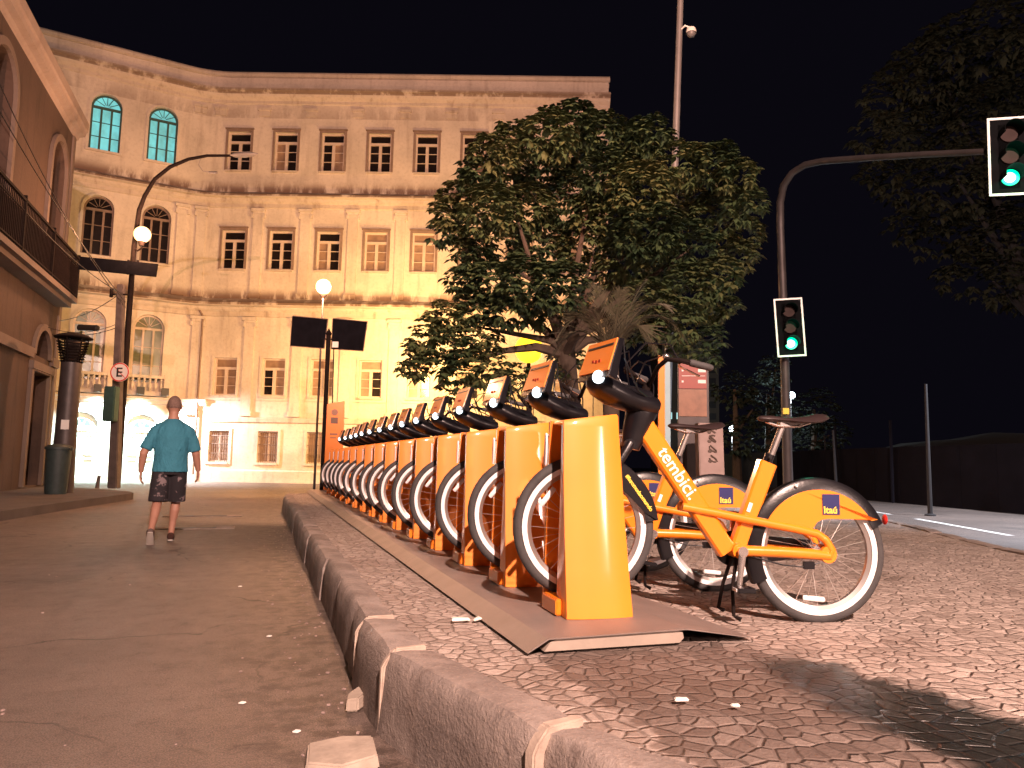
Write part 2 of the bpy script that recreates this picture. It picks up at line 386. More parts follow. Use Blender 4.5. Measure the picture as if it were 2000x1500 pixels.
# ================================================================== GROUND
def sheet(name, poly, z, mat, label):
    bm = bmesh.new(); f = bm.faces.new([bm.verts.new((x, y, z)) for x, y in poly]); bmesh.ops.triangulate(bm, faces=[f])
    me = bpy.data.meshes.new(name); bm.to_mesh(me); bm.free(); me.materials.append(mats[mat])
    o = bpy.data.objects.new(name, me); col.objects.link(o); tag(o, label, name, kind='structure'); return o
sheet('road', [(-150, -60), (200, -60), (200, 260), (-150, 260)], 0, 'asphalt', 'dark brownish asphalt of the street and the avenue')

# island outline: outer kerb edge, counter-clockwise
S = .30
outer = [(.52, 16.2), (.46, 15.2), (.46, 9), (.46, 5), (.455, 3.5), (.476, 2.92), (.56, 2.60), (.65, 2.30), (.72, 2.02), (.80, 1.72), (.95, 1.42), (1.2, 1.12), (1.6, .85), (2.3, .62), (3.2, .65), (4.2, .95),
         (5.1, 1.7), (5.9, 3.2), (6.79, 5.15), (8.1, 7.4), (9.41, 9.68), (11.0, 12.6), (13, 16.5), (14.5, 20), (14.3, 22), (12.5, 22.6), (9.5, 21.6), (5.5, 19.0), (2.6, 17.4), (1.2, 16.9)]
def offset_in(poly, d):
    n = len(poly); res = []
    for i in range(n):
        a, b, c = V(poly[i-1]), V(poly[i]), V(poly[(i+1) % n])
        t1 = (b-a).normalized(); t2 = (c-b).normalized(); t = (t1+t2).normalized()
        nrm = V((-t.y, t.x)); k = 1/max(.5, nrm.dot(V((-t1.y, t1.x))))
        res.append(tuple(b+nrm*d*k))
    return res
inner = offset_in(outer, .175)
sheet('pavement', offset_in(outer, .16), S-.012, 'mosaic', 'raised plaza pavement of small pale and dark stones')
# kerb stones, laid end to end along the outline
kb = MB()
def arclen(poly):
    L = [0]
    for i in range(len(poly)): L.append(L[-1]+(V(poly[(i+1) % len(poly)])-V(poly[i])).length)
    return L
LO = arclen(outer)
def along(s):
    for i in range(len(outer)):
        if LO[i+1] >= s or i == len(outer)-1:
            f = (s-LO[i])/(LO[i+1]-LO[i]); return V(outer[i]).lerp(V(outer[(i+1) % len(outer)]), f), V(inner[i]).lerp(V(inner[(i+1) % len(outer)]), f)
corner_s = LO[5]
cuts = [corner_s]; random.seed(3)
lens = [.98, .95, .45, .7]; k = 0
while cuts[-1] < LO[-1]-.3: cuts.append(min(LO[-1], cuts[-1]+(lens[k] if k < len(lens) else random.uniform(.75, 1.15)))); k += 1
cuts[-1] = LO[-1]
back = [corner_s]; lens = [.62, .33, .9]; k = 0
while back[-1] > .3: back.append(max(0, back[-1]-(lens[k] if k < len(lens) else random.uniform(.8, 1.2)))); k += 1
back[-1] = 0
cuts = sorted(set(back+cuts))
for a, b in zip(cuts[:-1], cuts[1:]):
    dz = random.uniform(-.008, .008); do = random.uniform(-.012, .012); n = max(2, int((b-a)/.12)); a += .006; b -= .006
    rows = []
    for i in range(n+1):
        po, pi = along(a+(b-a)*i/n); d = (pi-po).normalized(); po = po-d*do; t = .0
        e = .014 if i in (0, n) else 0; wv = .004*math.sin(7.3*(a+b*i/n))
        bev = .045
        rows.append([(po.x, po.y, -.05), (po.x+d.x*(.004+e), po.y+d.y*(.004+e), S*.5), (po.x+d.x*(.012+e), po.y+d.y*(.012+e), S-bev+dz-e), (po.x+d.x*(.028+e), po.y+d.y*(.028+e), S-.012+dz-e+wv), (po.x+d.x*bev, po.y+d.y*bev, S+dz+.004-e+wv), ((po.x+pi.x)/2, (po.y+pi.y)/2, S+dz+.008-e+wv), (pi.x, pi.y, S+dz-e+wv), (pi.x, pi.y, -.05)])
    mm = len(rows[0]); vs = [q for r in rows for q in r]
    fs = [(i*mm+j, (i+1)*mm+j, (i+1)*mm+j+1, i*mm+j+1) for i in range(n) for j in range(mm-1)]
    fs += [tuple(range(mm)), tuple(n*mm+j for j in range(mm))[::-1]]
    kb.add(vs, fs)
tag(link('kerb', kb, 'kerb'), 'granite kerb stones round the raised plaza', 'kerb', kind='structure')
mo = MB()                                   # mortar smeared over a few joints
for sc, wd in ((corner_s, .014), (corner_s-.62, .009), (corner_s+.98, .022), (corner_s+1.93, .010)):
    po, pi = along(sc-wd); po2, pi2 = along(sc+wd); d = (pi-po).normalized(); e = .004
    pts = []
    for (a, b) in ((po, pi), (po2, pi2)):
        pts.append([(a.x-d.x*.006, a.y-d.y*.006, .0), (a.x-d.x*.002, a.y-d.y*.002, S*.8), (a.x+d.x*.012, a.y+d.y*.012, S-.035), (a.x+d.x*.05, a.y+d.y*.05, S+.006), (b.x, b.y, S+.008), (b.x, b.y, .1)])
    vs = pts[0]+pts[1]; mo.add(vs, [(i, i+1, 7+i, 6+i) for i in range(5)]+[tuple(range(6)), tuple(range(6, 12))])
tag(link('kerb_mortar', mo, 'mortar', bevel=.006), 'pale mortar smeared over kerb joints', 'mortar', kind='structure')

# left pavement
lp = [(-30, -20), (-3.9, -20), (-3.8, 9), (-3.67, 13.2), (-3.37, 15.6), (-2.85, 19.0), (-2.80, 19.7), (-3.0, 20.4), (-3.6, 21.4), (-4.6, 22.6), (-5.2, 24.6), (-7, 25.4), (-30, 25.6)]
bm = bmesh.new(); loA = [bm.verts.new((x, y, -.02)) for x, y in lp]; hi = [bm.verts.new((x, y, .15)) for x, y in lp]
bm.faces.new(hi); [bm.faces.new((loA[i], loA[(i+1) % len(lp)], hi[(i+1) % len(lp)], hi[i])) for i in range(len(lp))]
bmesh.ops.triangulate(bm, faces=[f for f in bm.faces if len(f.verts) > 4]); bmesh.ops.recalc_face_normals(bm, faces=bm.faces)
mats['walk'] = M('dark worn sidewalk', (.10, .08, .072), .9, 0, .3, 1.5, .8, 30); me = bpy.data.meshes.new('sidewalk'); bm.to_mesh(me); bm.free(); me.materials.append(mats['walk'])
o = bpy.data.objects.new('sidewalk', me); col.objects.link(o); tag(o, 'narrow dark sidewalk along the old brown building', 'sidewalk', kind='structure')

# avenue lane line and gratings
mb = MB()
for a, b in (((11.6, 9.0), (13.3, 12.4)), ((13.9, 13.7), (15.6, 17.4)), ((9.9, 5.6), (11.1, 8.0))):
    d = (V(b)-V(a)).normalized()*.07; nx, ny = -d.y, d.x
    mb.add([(a[0]-nx, a[1]-ny, .004), (a[0]+nx, a[1]+ny, .004), (b[0]+nx, b[1]+ny, .004), (b[0]-nx, b[1]-ny, .004)], [(0, 1, 2, 3)])
tag(link('lane_line', mb, 'signwhite'), 'white painted lane line on the avenue', 'lane line', kind='structure')
for (x0, y0, x1, lab) in ((-1.27, 14.1, -.50, 'narrow dark drain slot in the street, the farther of two ahead of the walking man'), (-1.15, 11.72, -.55, 'narrow dark drain slot in the street, the nearer one beside the walking man')):
    t = empty('street_drain', ((x0+x1)/2, y0, 0), 0, lab, 'drain', 'drain slots in the street'); hw = (x1-x0)/2
    f = MB(); f.box((0, 0, .005), (2*hw+.5, .34, .01)); link('drain_plate', f, 'kerb', t)
    g = MB(); g.box((0, -.02, .012), (2*hw, .17, .006)); link('drain_slot', g, 'signblack', t)

# ================================================================== CORNER BUILDING
A0 = V((-3.11, 34.16)); am = R(-19.2); dm = V((math.cos(am), math.sin(am)))
W0 = V((-4.92, 33.67)); dw = V((.982, .188)).normalized()          # towards the corner
# intersection
den = dm.x*dw.y-dm.y*dw.x; tt = ((W0.x-A0.x)*dw.y-(W0.y-A0.y)*dw.x)/den; X0 = A0+dm*tt
FT = .95; pA = X0-dw*FT; pB = X0+dm*FT; sB = (pB-A0).dot(dm); tA = (X0-W0).dot(dw)-FT
bend = am-math.atan2(dw.y, dw.x); radius = FT/math.tan(abs(bend)/2); BL = radius*abs(bend)
def path(s):          # s: metres along the long facade from its corner; below sB it turns into the wing
    if s >= sB: return A0+dm*s, dm
    k = sB-s
    if k <= BL:
        nrm = V((dm.y, -dm.x))          # towards the street
        cen = pB+nrm*radius*(1)         # concave: centre on the street side
        a = k/radius; ca, sa = math.cos(a), math.sin(a)
        v = pB-cen; sgn = 1
        # rotate so that we leave pB heading backwards along dm
        v1 = V((v.x*ca-v.y*sa, v.x*sa+v.y*ca)); v2 = V((v.x*ca+v.y*sa, -v.x*sa+v.y*ca))
        back = -dm
        vv = v1 if (v1-v).dot(back) > 0 else v2
        tng = V((-vv.y, vv.x)).normalized(); tng = tng if tng.dot(dm) > 0 else -tng
        return cen+vv, tng
    return pA-dw*(k-BL), dw
def sw(t): return sB-BL-(t+tA) if False else sB-BL-((pA-(W0-dw*t)).dot(dw))    # wing metre t (leftwards) -> s
def FM(s, z, d=0):
    p, t = path(s); n = V((t.y, -t.x)); q = p+n*d; return V((q.x, q.y, z))
blk = empty('corner_building', (X0.x, X0.y, 0), 0, 'pale cream three storey corner building with stained cornices and a curved wing', 'building')
def bpart(name, mb, mat, parent=blk, **k):
    o = link(name, mb, mat, None, **k)
    o.parent = parent; 
    if parent == blk: o.matrix_parent_inverse = Matrix.Translation(-V((X0.x, X0.y, 0)))
    return o
ops = []   # (s0, s1, z0, z1, arched)
BAY = 2.065; rects = []
for k in range(8):
    c = 1.63+BAY*k
    rects += [(c, .50, 13.55, 15.30, 't'), (c, .50, 9.12, 10.84, 'm'), (c-.03, .49, 3.65, 5.25, 'f'), (c-.12, .42, .84, 2.15, 'g')]
for c, h, z0, z1, fl in rects: ops.append((c-h, c+h, z0, z1, False))
wing = []
for t in (1.87, -.27, 4.05, 6.2):
    c = sw(t)
    wing += [(c, .565, 13.5, 15.93, 't'), (c, .55, 9.1, 11.58, 'm'), (c, .58, 4.0, 6.88, 'f'), (c, .57, .12, 2.72, 'd')]
for c, h, z0, z1, fl in wing: ops.append((c-h, c+h, z0, z1, True))
s0, s1 = sw(8.5), 17.83
ub = {s0, s1}; zb = {0, 18.0}
for a, b, c, d, e in ops: ub |= {a, b}; zb |= {c, d}
k = sB-BL
while k < sB: ub.add(k); k += BL/10
ub = sorted(ub); zb = sorted(zb)
ub = [u for i, u in enumerate(ub) if i == 0 or u-ub[i-1] > 1e-4]
wl = MB()
for i in range(len(ub)-1):
    for j in range(len(zb)-1):
        um, zm = (ub[i]+ub[i+1])/2, (zb[j]+zb[j+1])/2
        if any(a < um < b and c < zm < d for a, b, c, d, e in ops): continue
        wl.add([FM(ub[i], zb[j]), FM(ub[i+1], zb[j]), FM(ub[i+1], zb[j+1]), FM(ub[i], zb[j+1])], [(0, 1, 2, 3)])
DEP = -.26
def arc_pts(a, b, zt, n=14):
    r = (b-a)/2; c = (a+b)/2; return [(c-r*math.cos(math.pi*i/n), zt-r+r*math.sin(math.pi*i/n)) for i in range(n+1)]
for a, b, c, d, e in ops:
    if e:
        ap = arc_pts(a, b, d)
        for (x0, z0), (x1, z1) in zip(ap[:-1], ap[1:]):
            wl.add([FM(x0, z0), FM(x1, z1), FM(x1, d), FM(x0, d)], [(0, 1, 2, 3)])
        loop = [(a, c)]+ap+[(b, c)]
    else: loop = [(a, c), (a, d), (b, d), (b, c)]
    for (x0, z0), (x1, z1) in zip(loop, loop[1:]+loop[:1]):
        wl.add([FM(x0, z0), FM(x1, z1), FM(x1, z1, DEP-.1), FM(x0, z0, DEP-.1)], [(0, 1, 2, 3)])
# right side wall, back and roof
pr, _ = path(s1); back_dir = V((-dm.y, dm.x)); pb = pr+back_dir*14; pl = path(s0)[0]+back_dir*14
wl.add([(pr.x, pr.y, 0), (pb.x, pb.y, 0), (pb.x, pb.y, 18), (pr.x, pr.y, 18)], [(0, 1, 2, 3)])
wl.add([(pl.x, pl.y, 0), (pb.x, pb.y, 0), (pb.x, pb.y, 18), (pl.x, pl.y, 18)], [(0, 1, 2, 3)])
pq = path(s0)[0]; wl.add([(pq.x, pq.y, 0), (pl.x, pl.y, 0), (pl.x, pl.y, 18), (pq.x, pq.y, 18)], [(0, 1, 2, 3)])
bpart('wall', wl, 'plaster', smooth=False)
rf = MB(); us = [u for u in ub if u <= sB+.01]+[s1]
poly = [FM(u, 17.6, -.2) for u in us]+[V((pb.x, pb.y, 17.6)), V((pl.x, pl.y, 17.6))]
rf.add(poly, [tuple(range(len(poly)))]); bpart('roof', rf, 'roof', smooth=False)
def sweep(name, u0, u1, prof, mat, step=.35):
    mb = MB(); us = [u0]; 
    while us[-1] < u1-.02:
        st = .16 if sB-BL-.2 < us[-1] < sB+.1 else 1.2; us.append(min(u1, us[-1]+st))
    k = len(prof); vs = [FM(u, z, d) for u in us for d, z in prof]
    fs = [(i*k+j, (i+1)*k+j, (i+1)*k+j+1, i*k+j+1) for i in range(len(us)-1) for j in range(k-1)]
    fs += [tuple(range(k)), tuple((len(us)-1)*k+j for j in range(k))]
    mb.add(vs, fs); return bpart(name, mb, mat, smooth=False)
sweep('top_cornice', s0, s1+.05, [(0, 16.55), (.06, 16.6), (.06, 16.72), (.22, 16.85), (.30, 17.0), (.42, 17.05), (.42, 17.14), (.08, 17.20), (0.003, 17.22)], 'trim')
sweep('parapet_cap', s0, s1+.05, [(0.003, 17.80), (.10, 17.84), (.10, 17.97), (.04, 18.06), (-.2, 18.08), (-.3, 17.7)], 'trim')
sweep('upper_cornice', s0, s1+.05, [(0, 11.82), (.06, 11.86), (.06, 12.02), (.16, 12.12), (.20, 12.22), (.36, 12.26), (.36, 12.36), (.10, 12.52), (0.003, 12.56)], 'trim')
sweep('lower_cornice', s0, s1+.05, [(0, 7.02), (.06, 7.06), (.06, 7.22), (.16, 7.32), (.20, 7.42), (.40, 7.46), (.40, 7.58), (.12, 7.76), (0.003, 7.82)], 'trim')
sweep('string_course', sB-.2, s1+.05, [(0, 2.50), (.07, 2.53), (.07, 2.68), (.02, 2.74), (0.003, 2.75)], 'trim')
sweep('balcony_band', s0, sB-.3, [(0, 3.14), (.10, 3.17), (.14, 3.30), (.22, 3.34), (.22, 3.44), (0.003, 3.47)], 'plaster')
sweep('base_course', sB-.2, s1+.05, [(0, .0), (.06, 0), (.06, .48), (.02, .52), (0.003, .53)], 'plaster')
# pilasters with capitals
def pilaster(s, wd, z0, z1, d=.07, cap=True):
    mb = MB()
    def bx(a, b, z0, z1, d): mb.hexa([FM(a, z0, .003), FM(b, z0, .003), FM(b, z0, d), FM(a, z0, d), FM(a, z1, .003), FM(b, z1, .003), FM(b, z1, d), FM(a, z1, d)])
    bx(s-wd, s+wd, z0+.22, z1-.24, d); bx(s-wd-.05, s+wd+.05, z0, z0+.217, d+.04)
    if cap:
        bx(s-wd-.03, s+wd+.03, z1-.237, z1-.13, d+.03); bx(s-wd-.09, s+wd+.09, z1-.127, z1, d+.09)
        for sx in (-1, 1): bx(s+sx*(wd+.04)-.04, s+sx*(wd+.04)+.04, z1-.42, z1-.24, d+.05)
    else: bx(s-wd, s+wd, z1-.237, z1, d+.02)
    bpart('pilaster', mb, 'plaster', smooth=False)
for k in range(8):
    c = 2.66+BAY*k
    pilaster(c, .21, 7.84, 11.8); pilaster(c-.10, .21, 2.78, 7.0)
for c in (.22, -.55): pilaster(c, .20, 7.84, 11.8)
pilaster(.35, .22, 2.78, 7.0)
for cc in [.75, -.1]+[2.68+BAY*k for k in range(8)]:
    br = MB()
    for z0, z1, w2, d in ((16.02, 16.28, .24, .045), (16.278, 16.40, .28, .09)):
        br.hexa([FM(cc-w2, z0, .003), FM(cc+w2, z0, .003), FM(cc+w2, z0, d), FM(cc-w2, z0, d), FM(cc-w2, z1, .003), FM(cc+w2, z1, .003), FM(cc+w2, z1, d), FM(cc-w2, z1, d)])
    bpart('attic_bracket', br, 'trim', smooth=False)
# first floor: panel lines under the windows
pn = MB()
for k in range(8):
    c = 1.6+BAY*k
    for z0, z1 in ((3.42, 3.47),): pn.hexa([FM(c-.7, z0, .003), FM(c+.7, z0, .003), FM(c+.7, z0, .03), FM(c-.7, z0, .03), FM(c-.7, z1, .003), FM(c+.7, z1, .003), FM(c+.7, z1, .03), FM(c-.7, z1, .03)])
bpart('window_apron', pn, 'trim', smooth=False)
# windows
def bar(mb, a, b, z0, z1, d0, d1): mb.hexa([FM(a, z0, d0), FM(b, z0, d0), FM(b, z0, d1), FM(a, z0, d1), FM(a, z1, d0), FM(b, z1, d0), FM(b, z1, d1), FM(a, z1, d1)])
random.seed(11)
wi = 0
for c, h, z0, z1, fl in rects:
    a, b = c-h, c+h; f = MB(); D0, D1 = -.20, -.13
    if fl == 'g':
        bar(f, a, b, z1-.05, z1, D0, D1); bar(f, a, b, z0, z0+.06, D0, D1); bar(f, a, a+.05, z0+.061, z1-.051, D0, D1); bar(f, b-.05, b, z0+.061, z1-.051, D0, D1)
        bar(f, c-.03, c+.03, z0+.061, z1-.051, D0, D1)
        wo = bpart('window', f, 'frame', smooth=False)
        g = MB(); g.add([FM(a+.02, z0+.03, -.17), FM(b-.02, z0+.03, -.17), FM(b-.02, z1-.02, -.17), FM(a+.02, z1-.02, -.17)], [(0, 1, 2, 3)]); link('pane', g, 'curtain', wo, smooth=False)
        bars = MB()
        for i in range(9):
            x = a+.06+(2*h-.12)*i/8; bars.tube([FM(x, z0, -.06), FM(x, z1, -.06)], .011, 5)
        for z in (z0+.35, z0+.75, z1-.22): bar(bars, a, b, z, z+.025, -.055, -.04)
        link('window_bars', bars, 'framedark', wo, smooth=False)
        sr = MB(); bar(sr, a-.12, a-.003, z0-.1, z1+.1, .003, .03); bar(sr, b+.003, b+.12, z0-.1, z1+.1, .003, .03); bar(sr, a-.003, b+.003, z1+.003, z1+.1, .003, .03); bar(sr, a-.003, b+.003, z0-.1, z0-.003, .003, .05)
        link('surround', sr, 'plaster', wo, smooth=False); continue
    tz = z1-.42
    bar(f, a, b, z1-.06, z1, D0, D1); bar(f, a, b, z0, z0+.07, D0, D1); bar(f, a, a+.07, z0+.071, z1-.061, D0, D1); bar(f, b-.07, b, z0+.071, z1-.061, D0, D1)
    bar(f, a+.071, b-.071, tz-.07, tz+.04, D0, D1+.01); bar(f, c-.065, c+.065, z0+.071, tz-.071, D0, D1+.01)
    for sx in (-1, 1):
        for zz in (.36, .68):
            zc = z0+(tz-z0)*zz; aa, bb = (a+.071, c-.066) if sx < 0 else (c+.066, b-.071); bar(f, aa, bb, zc-.012, zc+.012, D0+.02, D1-.01)
    dim = (fl == 'm' and c > 6.5) or fl == 'f'
    wo = bpart('window', f, 'frame' if not (fl == 't' and False) else 'frame', smooth=False)
    r = random.random(); up_m = 'glass' if not dim else 'curtain'
    if fl == 't' and c > 8: up_m = 'glass'
    g = MB(); g.add([FM(a+.03, tz, -.19), FM(b-.03, tz, -.19), FM(b-.03, z1-.03, -.19), FM(a+.03, z1-.03, -.19)], [(0, 1, 2, 3)]); link('transom_pane', g, up_m, wo, smooth=False)
    for sx in (-1, 1):
        aa, bb = (a+.03, c) if sx < 0 else (c, b-.03); mt_ = ('curtain' if (dim and random.random() < .75) or random.random() < .15 else 'glass')
        g = MB(); g.add([FM(aa, z0+.03, -.19), FM(bb, z0+.03, -.19), FM(bb, tz, -.19), FM(aa, tz, -.19)], [(0, 1, 2, 3)]); link('pane', g, mt_, wo, smooth=False)
    sl = MB(); bar(sl, a-.06, b+.06, z0-.09, z0-.004, -.05, .07); link('sill', sl, 'trim', wo, smooth=False)
    sr = MB(); sw_ = .10
    bar(sr, a-sw_, a-.003, z0, z1+.10, .003, .035); bar(sr, b+.003, b+sw_, z0, z1+.10, .003, .035); bar(sr, a-.003, b+.003, z1+.003, z1+.10, .003, .035)
    if fl != 'f': bar(sr, a-sw_-.03, b+sw_+.03, z1+.103, z1+.15, .003, .10)
    link('surround', sr, 'framedark' if fl != 'f' else 'plaster', wo, smooth=False)
def arch_bar(mb, a, b, zt, wd, d0, d1, n=14):
    c = (a+b)/2; r = (b-a)/2; z = zt-r
    for i in range(n):
        t0, t1 = math.pi*i/n, math.pi*(i+1)/n
        q = lambda rr, t, d: FM(c-rr*math.cos(t), z+rr*math.sin(t), d)
        mb.hexa([q(r, t0, d0), q(r-wd, t0, d0), q(r-wd, t0, d1), q(r, t0, d1), q(r, t1, d0), q(r-wd, t1, d0), q(r-wd, t1, d1), q(r, t1, d1)])
for c, h, z0, z1, fl in wing:
    a, b = c-h, c+h; spring = z1-h; f = MB(); D0, D1 = -.22, -.14
    if fl == 'd':
        # panelled double door with a half-round fanlight
        sp2 = spring-.12
        bar(f, a, c-.005, z0, sp2-.05, D0, D1); bar(f, c+.005, b, z0, sp2-.05, D0, D1)
        for sx in (-1, 1):
            x0, x1 = (a+.1, c-.1) if sx < 0 else (c+.1, b-.1)
            for q0, q1 in ((z0+.15, z0+.75), (z0+.9, sp2-.2)):
                bar(f, x0, x1, q0, q0+.035, D1+.002, D1+.03); bar(f, x0, x1, q1-.035, q1, D1+.002, D1+.03)
                bar(f, x0, x0+.035, q0+.036, q1-.036, D1+.002, D1+.03); bar(f, x1-.035, x1, q0+.036, q1-.036, D1+.002, D1+.03)
        bar(f, a, b, sp2-.05, sp2+.06, D0, D1+.04)
        wo = bpart('door', f, 'door', smooth=False)
        g = MB(); ap = arc_pts(a, b, z1); vs = [FM(x, z, -.2) for x, z in ap]+[FM(b, sp2, -.2), FM(a, sp2, -.2)]; g.add(vs, [tuple(range(len(vs)))]); link('fanlight_panel', g, 'door', wo, smooth=False)
        g = MB(); rr = h*.55
        for i0, i1 in ((8, 62), (70, 110), (118, 172)):
            vs = [FM(c-rr*.28*math.cos(R((i0+i1)/2)), spring+rr*.28*math.sin(R((i0+i1)/2)), -.19)]+[FM(c-rr*math.cos(R(i0+(i1-i0)*q/5)), spring+rr*math.sin(R(i0+(i1-i0)*q/5)), -.19) for q in range(6)]
            g.add(vs, [tuple(range(len(vs)))])
        link('fanlight_pane', g, 'boxgreen', wo, smooth=False)
        continue
    arch_bar(f, a, b, z1, .07, D0, D1)
    bar(f, a, a+.07, z0, spring, D0, D1); bar(f, b-.07, b, z0, spring, D0, D1); bar(f, a+.071, b-.071, z0, z0+.07, D0, D1)
    bar(f, a+.071, b-.071, spring-.06, spring+.04, D0, D1+.01)
    for x in (a+2*h/3, a+4*h/3): bar(f, x-.04, x+.04, z0+.071, spring-.061, D0, D1)
    for x0, x1 in ((a+.071, a+2*h/3-.041), (a+2*h/3+.041, a+4*h/3-.041), (a+4*h/3+.041, b-.071)):
        for q in (.33, .66): zc = z0+(spring-z0)*q; bar(f, x0, x1, zc-.012, zc+.012, D0+.02, D1-.02)
    for ang in (35, 65, 90, 115, 145):     # fan bars
        t = R(ang); p0 = (c-.18*h*math.cos(t), spring+.05+.18*h*math.sin(t)); p1 = (c-(h-.07)*math.cos(t), spring+(h-.07)*math.sin(t))
        f.tube([FM(p0[0], p0[1], -.18), FM(p1[0], p1[1], -.18)], .016, 4)
    lit = fl == 't'
    wo = bpart('arched_window', f, 'boxgreen' if lit else ('framedark' if fl == 'm' else 'frame'), smooth=False)
    if lit: wo['label'] = 'turquoise lit arched window'
    g = MB(); ap = arc_pts(a+.02, b-.02, z1-.02); vs = [FM(x, z, -.2) for x, z in ap]+[FM(b-.02, z0+.02, -.2), FM(a+.02, z0+.02, -.2)]
    g.add(vs, [tuple(range(len(vs)))]); link('pane', g, 'cyan' if lit else ('glass' if fl == 'm' else 'greenglass'), wo, smooth=False)
    sr = MB(); 
    arch_bar(sr, a-.10, b+.10, z1+.10, .097, .003, .04); bar(sr, a-.10, a-.003, z0, spring, .003, .04); bar(sr, b+.003, b+.10, z0, spring, .003, .04)
    link('surround', sr, 'framedark' if fl == 't' and False else 'plaster', wo, smooth=False)
    if fl != 'f': sl = MB(); bar(sl, a-.10, b+.10, z0-.10, z0-.004, -.05, .08); link('sill', sl, 'plaster', wo, smooth=False)
# balustrade along the wing's first floor
ba = MB(); e0, e1 = sw(7.4), sw(-1.12)
bar(ba, e0, e1, 3.48, 3.60, .02, .34)
def rail(a, b):
    bar(ba, a, b, 3.601, 3.66, .16, .32); bar(ba, a, b, 4.20, 4.32, .14, .34)
    n = int((b-a)/.19)
    for i in range(n):
        x = a+(b-a)*(i+.5)/n; base = FM(x, 0, .24)
        ba.lathe((base.x, base.y, 0), [(.035, 3.66), (.05, 3.70), (.03, 3.74), (.065, 3.86), (.05, 3.96), (.025, 4.06), (.05, 4.12), (.045, 4.20)], 8)
edges = [sw(-1.06), sw(.62), sw(1.0), sw(2.75), sw(3.15), sw(4.9), sw(5.3), sw(7.3)]
for b2, a2 in zip(edges[0::2], edges[1::2]):
    rail(a2+.1, b2-.1)
for x in edges: bar(ba, x-.1, x+.1, 3.601, 4.36, .12, .36)
bpart('balustrade', ba, 'plaster', smooth=False)
for t in (1.42, -.10, 4.0, -1.0):  # the last one is added to carry the white wash along the facade
    s = sw(t); fx = MB(); bar(fx, s-.14, s+.14, 3.50, 3.80, .42, .62); bar(fx, s-.03, s+.03, 3.55, 3.75, .345, .42)
    fo = bpart('floodlight', fx, 'signblack', smooth=False)
    l = FM(s, 3.46, .62); light('floodlight_beam', 'SPOT', l, 2600 if t > -.5 else 2700, (.66, .97, 1) if t > -.5 else (.95, .92, .95), .12, FM(s, .4, -.25) if t > -.5 else FM(s+3.6, 0, .5), 118, 1)
# drainpipes
for s, z0, z1 in ((1.0-.45, .3, 7.0), (6.05, 2.75, 6.2)):
    d = MB(); d.tube([FM(s, z0, .11), FM(s, z1, .11)], .045, 8); d.tube([FM(s, z1, .11), FM(s-.15, z1+.25, .11)], .045, 8); bpart('drainpipe', d, 'framedark')

# ================================================================== LEFT OLD BUILDING
LX = -5.6
lb = empty('old_building', (LX, 24, 0), 0, 'dark brown two storey building with an iron balcony and pale eaves at the left', 'building')
def lpart(name, mb, mat, parent=None, **k):
    o = link(name, mb, mat, None, **k); o.parent = parent or lb
    if not parent: o.matrix_parent_inverse = Matrix.Translation(-V((LX, 24, 0)))
    return o
lops = [(21.5, 23.0, .2, 3.12, 0), (21.55, 22.95, 3.55, 4.25, 1), (21.6, 23.05, 5.42, 9.45, 1), (16.9, 18.45, 5.42, 9.6, 1), (17.0, 18.4, .2, 3.12, 0), (12.2, 13.7, 5.42, 9.6, 1)]
ub = sorted({2, 23.8} | {q for o_ in lops for q in o_[:2]}); zb = sorted({0, 10.6} | {q for o_ in lops for q in o_[2:4]})
lw = MB()
Lp = lambda y, z, d=0: V((LX+d, y, z))
def larc(a, b, zt, n=12): r = (b-a)/2; h = min(r, 99); return [((a+b)/2-r*math.cos(math.pi*i/n), zt-r+r*math.sin(math.pi*i/n)) for i in range(n+1)]
for i in range(len(ub)-1):
    for j in range(len(zb)-1):
        um, zm = (ub[i]+ub[i+1])/2, (zb[j]+zb[j+1])/2
        if any(o_[0] < um < o_[1] and o_[2] < zm < o_[3] for o_ in lops): continue
        lw.add([Lp(ub[i], zb[j]), Lp(ub[i+1], zb[j]), Lp(ub[i+1], zb[j+1]), Lp(ub[i], zb[j+1])], [(0, 1, 2, 3)])
for a, b, c, d, e in lops:
    loop = [(a, c), (a, d), (b, d), (b, c)]
    if e:
        ap = larc(a, b, d)
        for (x0, z0), (x1, z1) in zip(ap[:-1], ap[1:]): lw.add([Lp(x0, z0), Lp(x1, z1), Lp(x1, d), Lp(x0, d)], [(0, 1, 2, 3)])
        loop = ([(a, c)] if c < d-(b-a)/2 else [])+[q for q in ap]+([(b, c)] if c < d-(b-a)/2 else [])
    for (x0, z0), (x1, z1) in zip(loop, loop[1:]+loop[:1]):
        lw.add([Lp(x0, z0), Lp(x1, z1), Lp(x1, z1, -.45), Lp(x0, z0, -.45)], [(0, 1, 2, 3)])
lw.add([(LX, 23.8, 0), (LX-14, 23.8, 0), (LX-14, 23.8, 10.6), (LX, 23.8, 10.6)], [(0, 1, 2, 3)])
lw.add([(LX, 2, 0), (LX-14, 2, 0), (LX-14, 2, 10.6), (LX, 2, 10.6)], [(0, 1, 2, 3)])
lpart('wall', lw, 'leftwall', smooth=False)
def lbar(mb, y0, y1, z0, z1, d0, d1): mb.box((LX+(d0+d1)/2, (y0+y1)/2, (z0+z1)/2), (abs(d1-d0), y1-y0, z1-z0))
ev = MB()
prof = [(0, 10.18), (.05, 10.22), (.08, 10.30), (.22, 10.34), (.25, 10.46), (.29, 10.50), (.30, 10.74), (.27, 10.78), (0, 10.80)]
for (y0, y1) in ((2, 24.0),):
    k = len(prof); vs = [Lp(y, z, d) for y in (y0, y1) for d, z in prof]; ev.add(vs, [(j, k+j, k+j+1, j+1) for j in range(k-1)]+[tuple(range(k)), tuple(range(k, 2*k))])
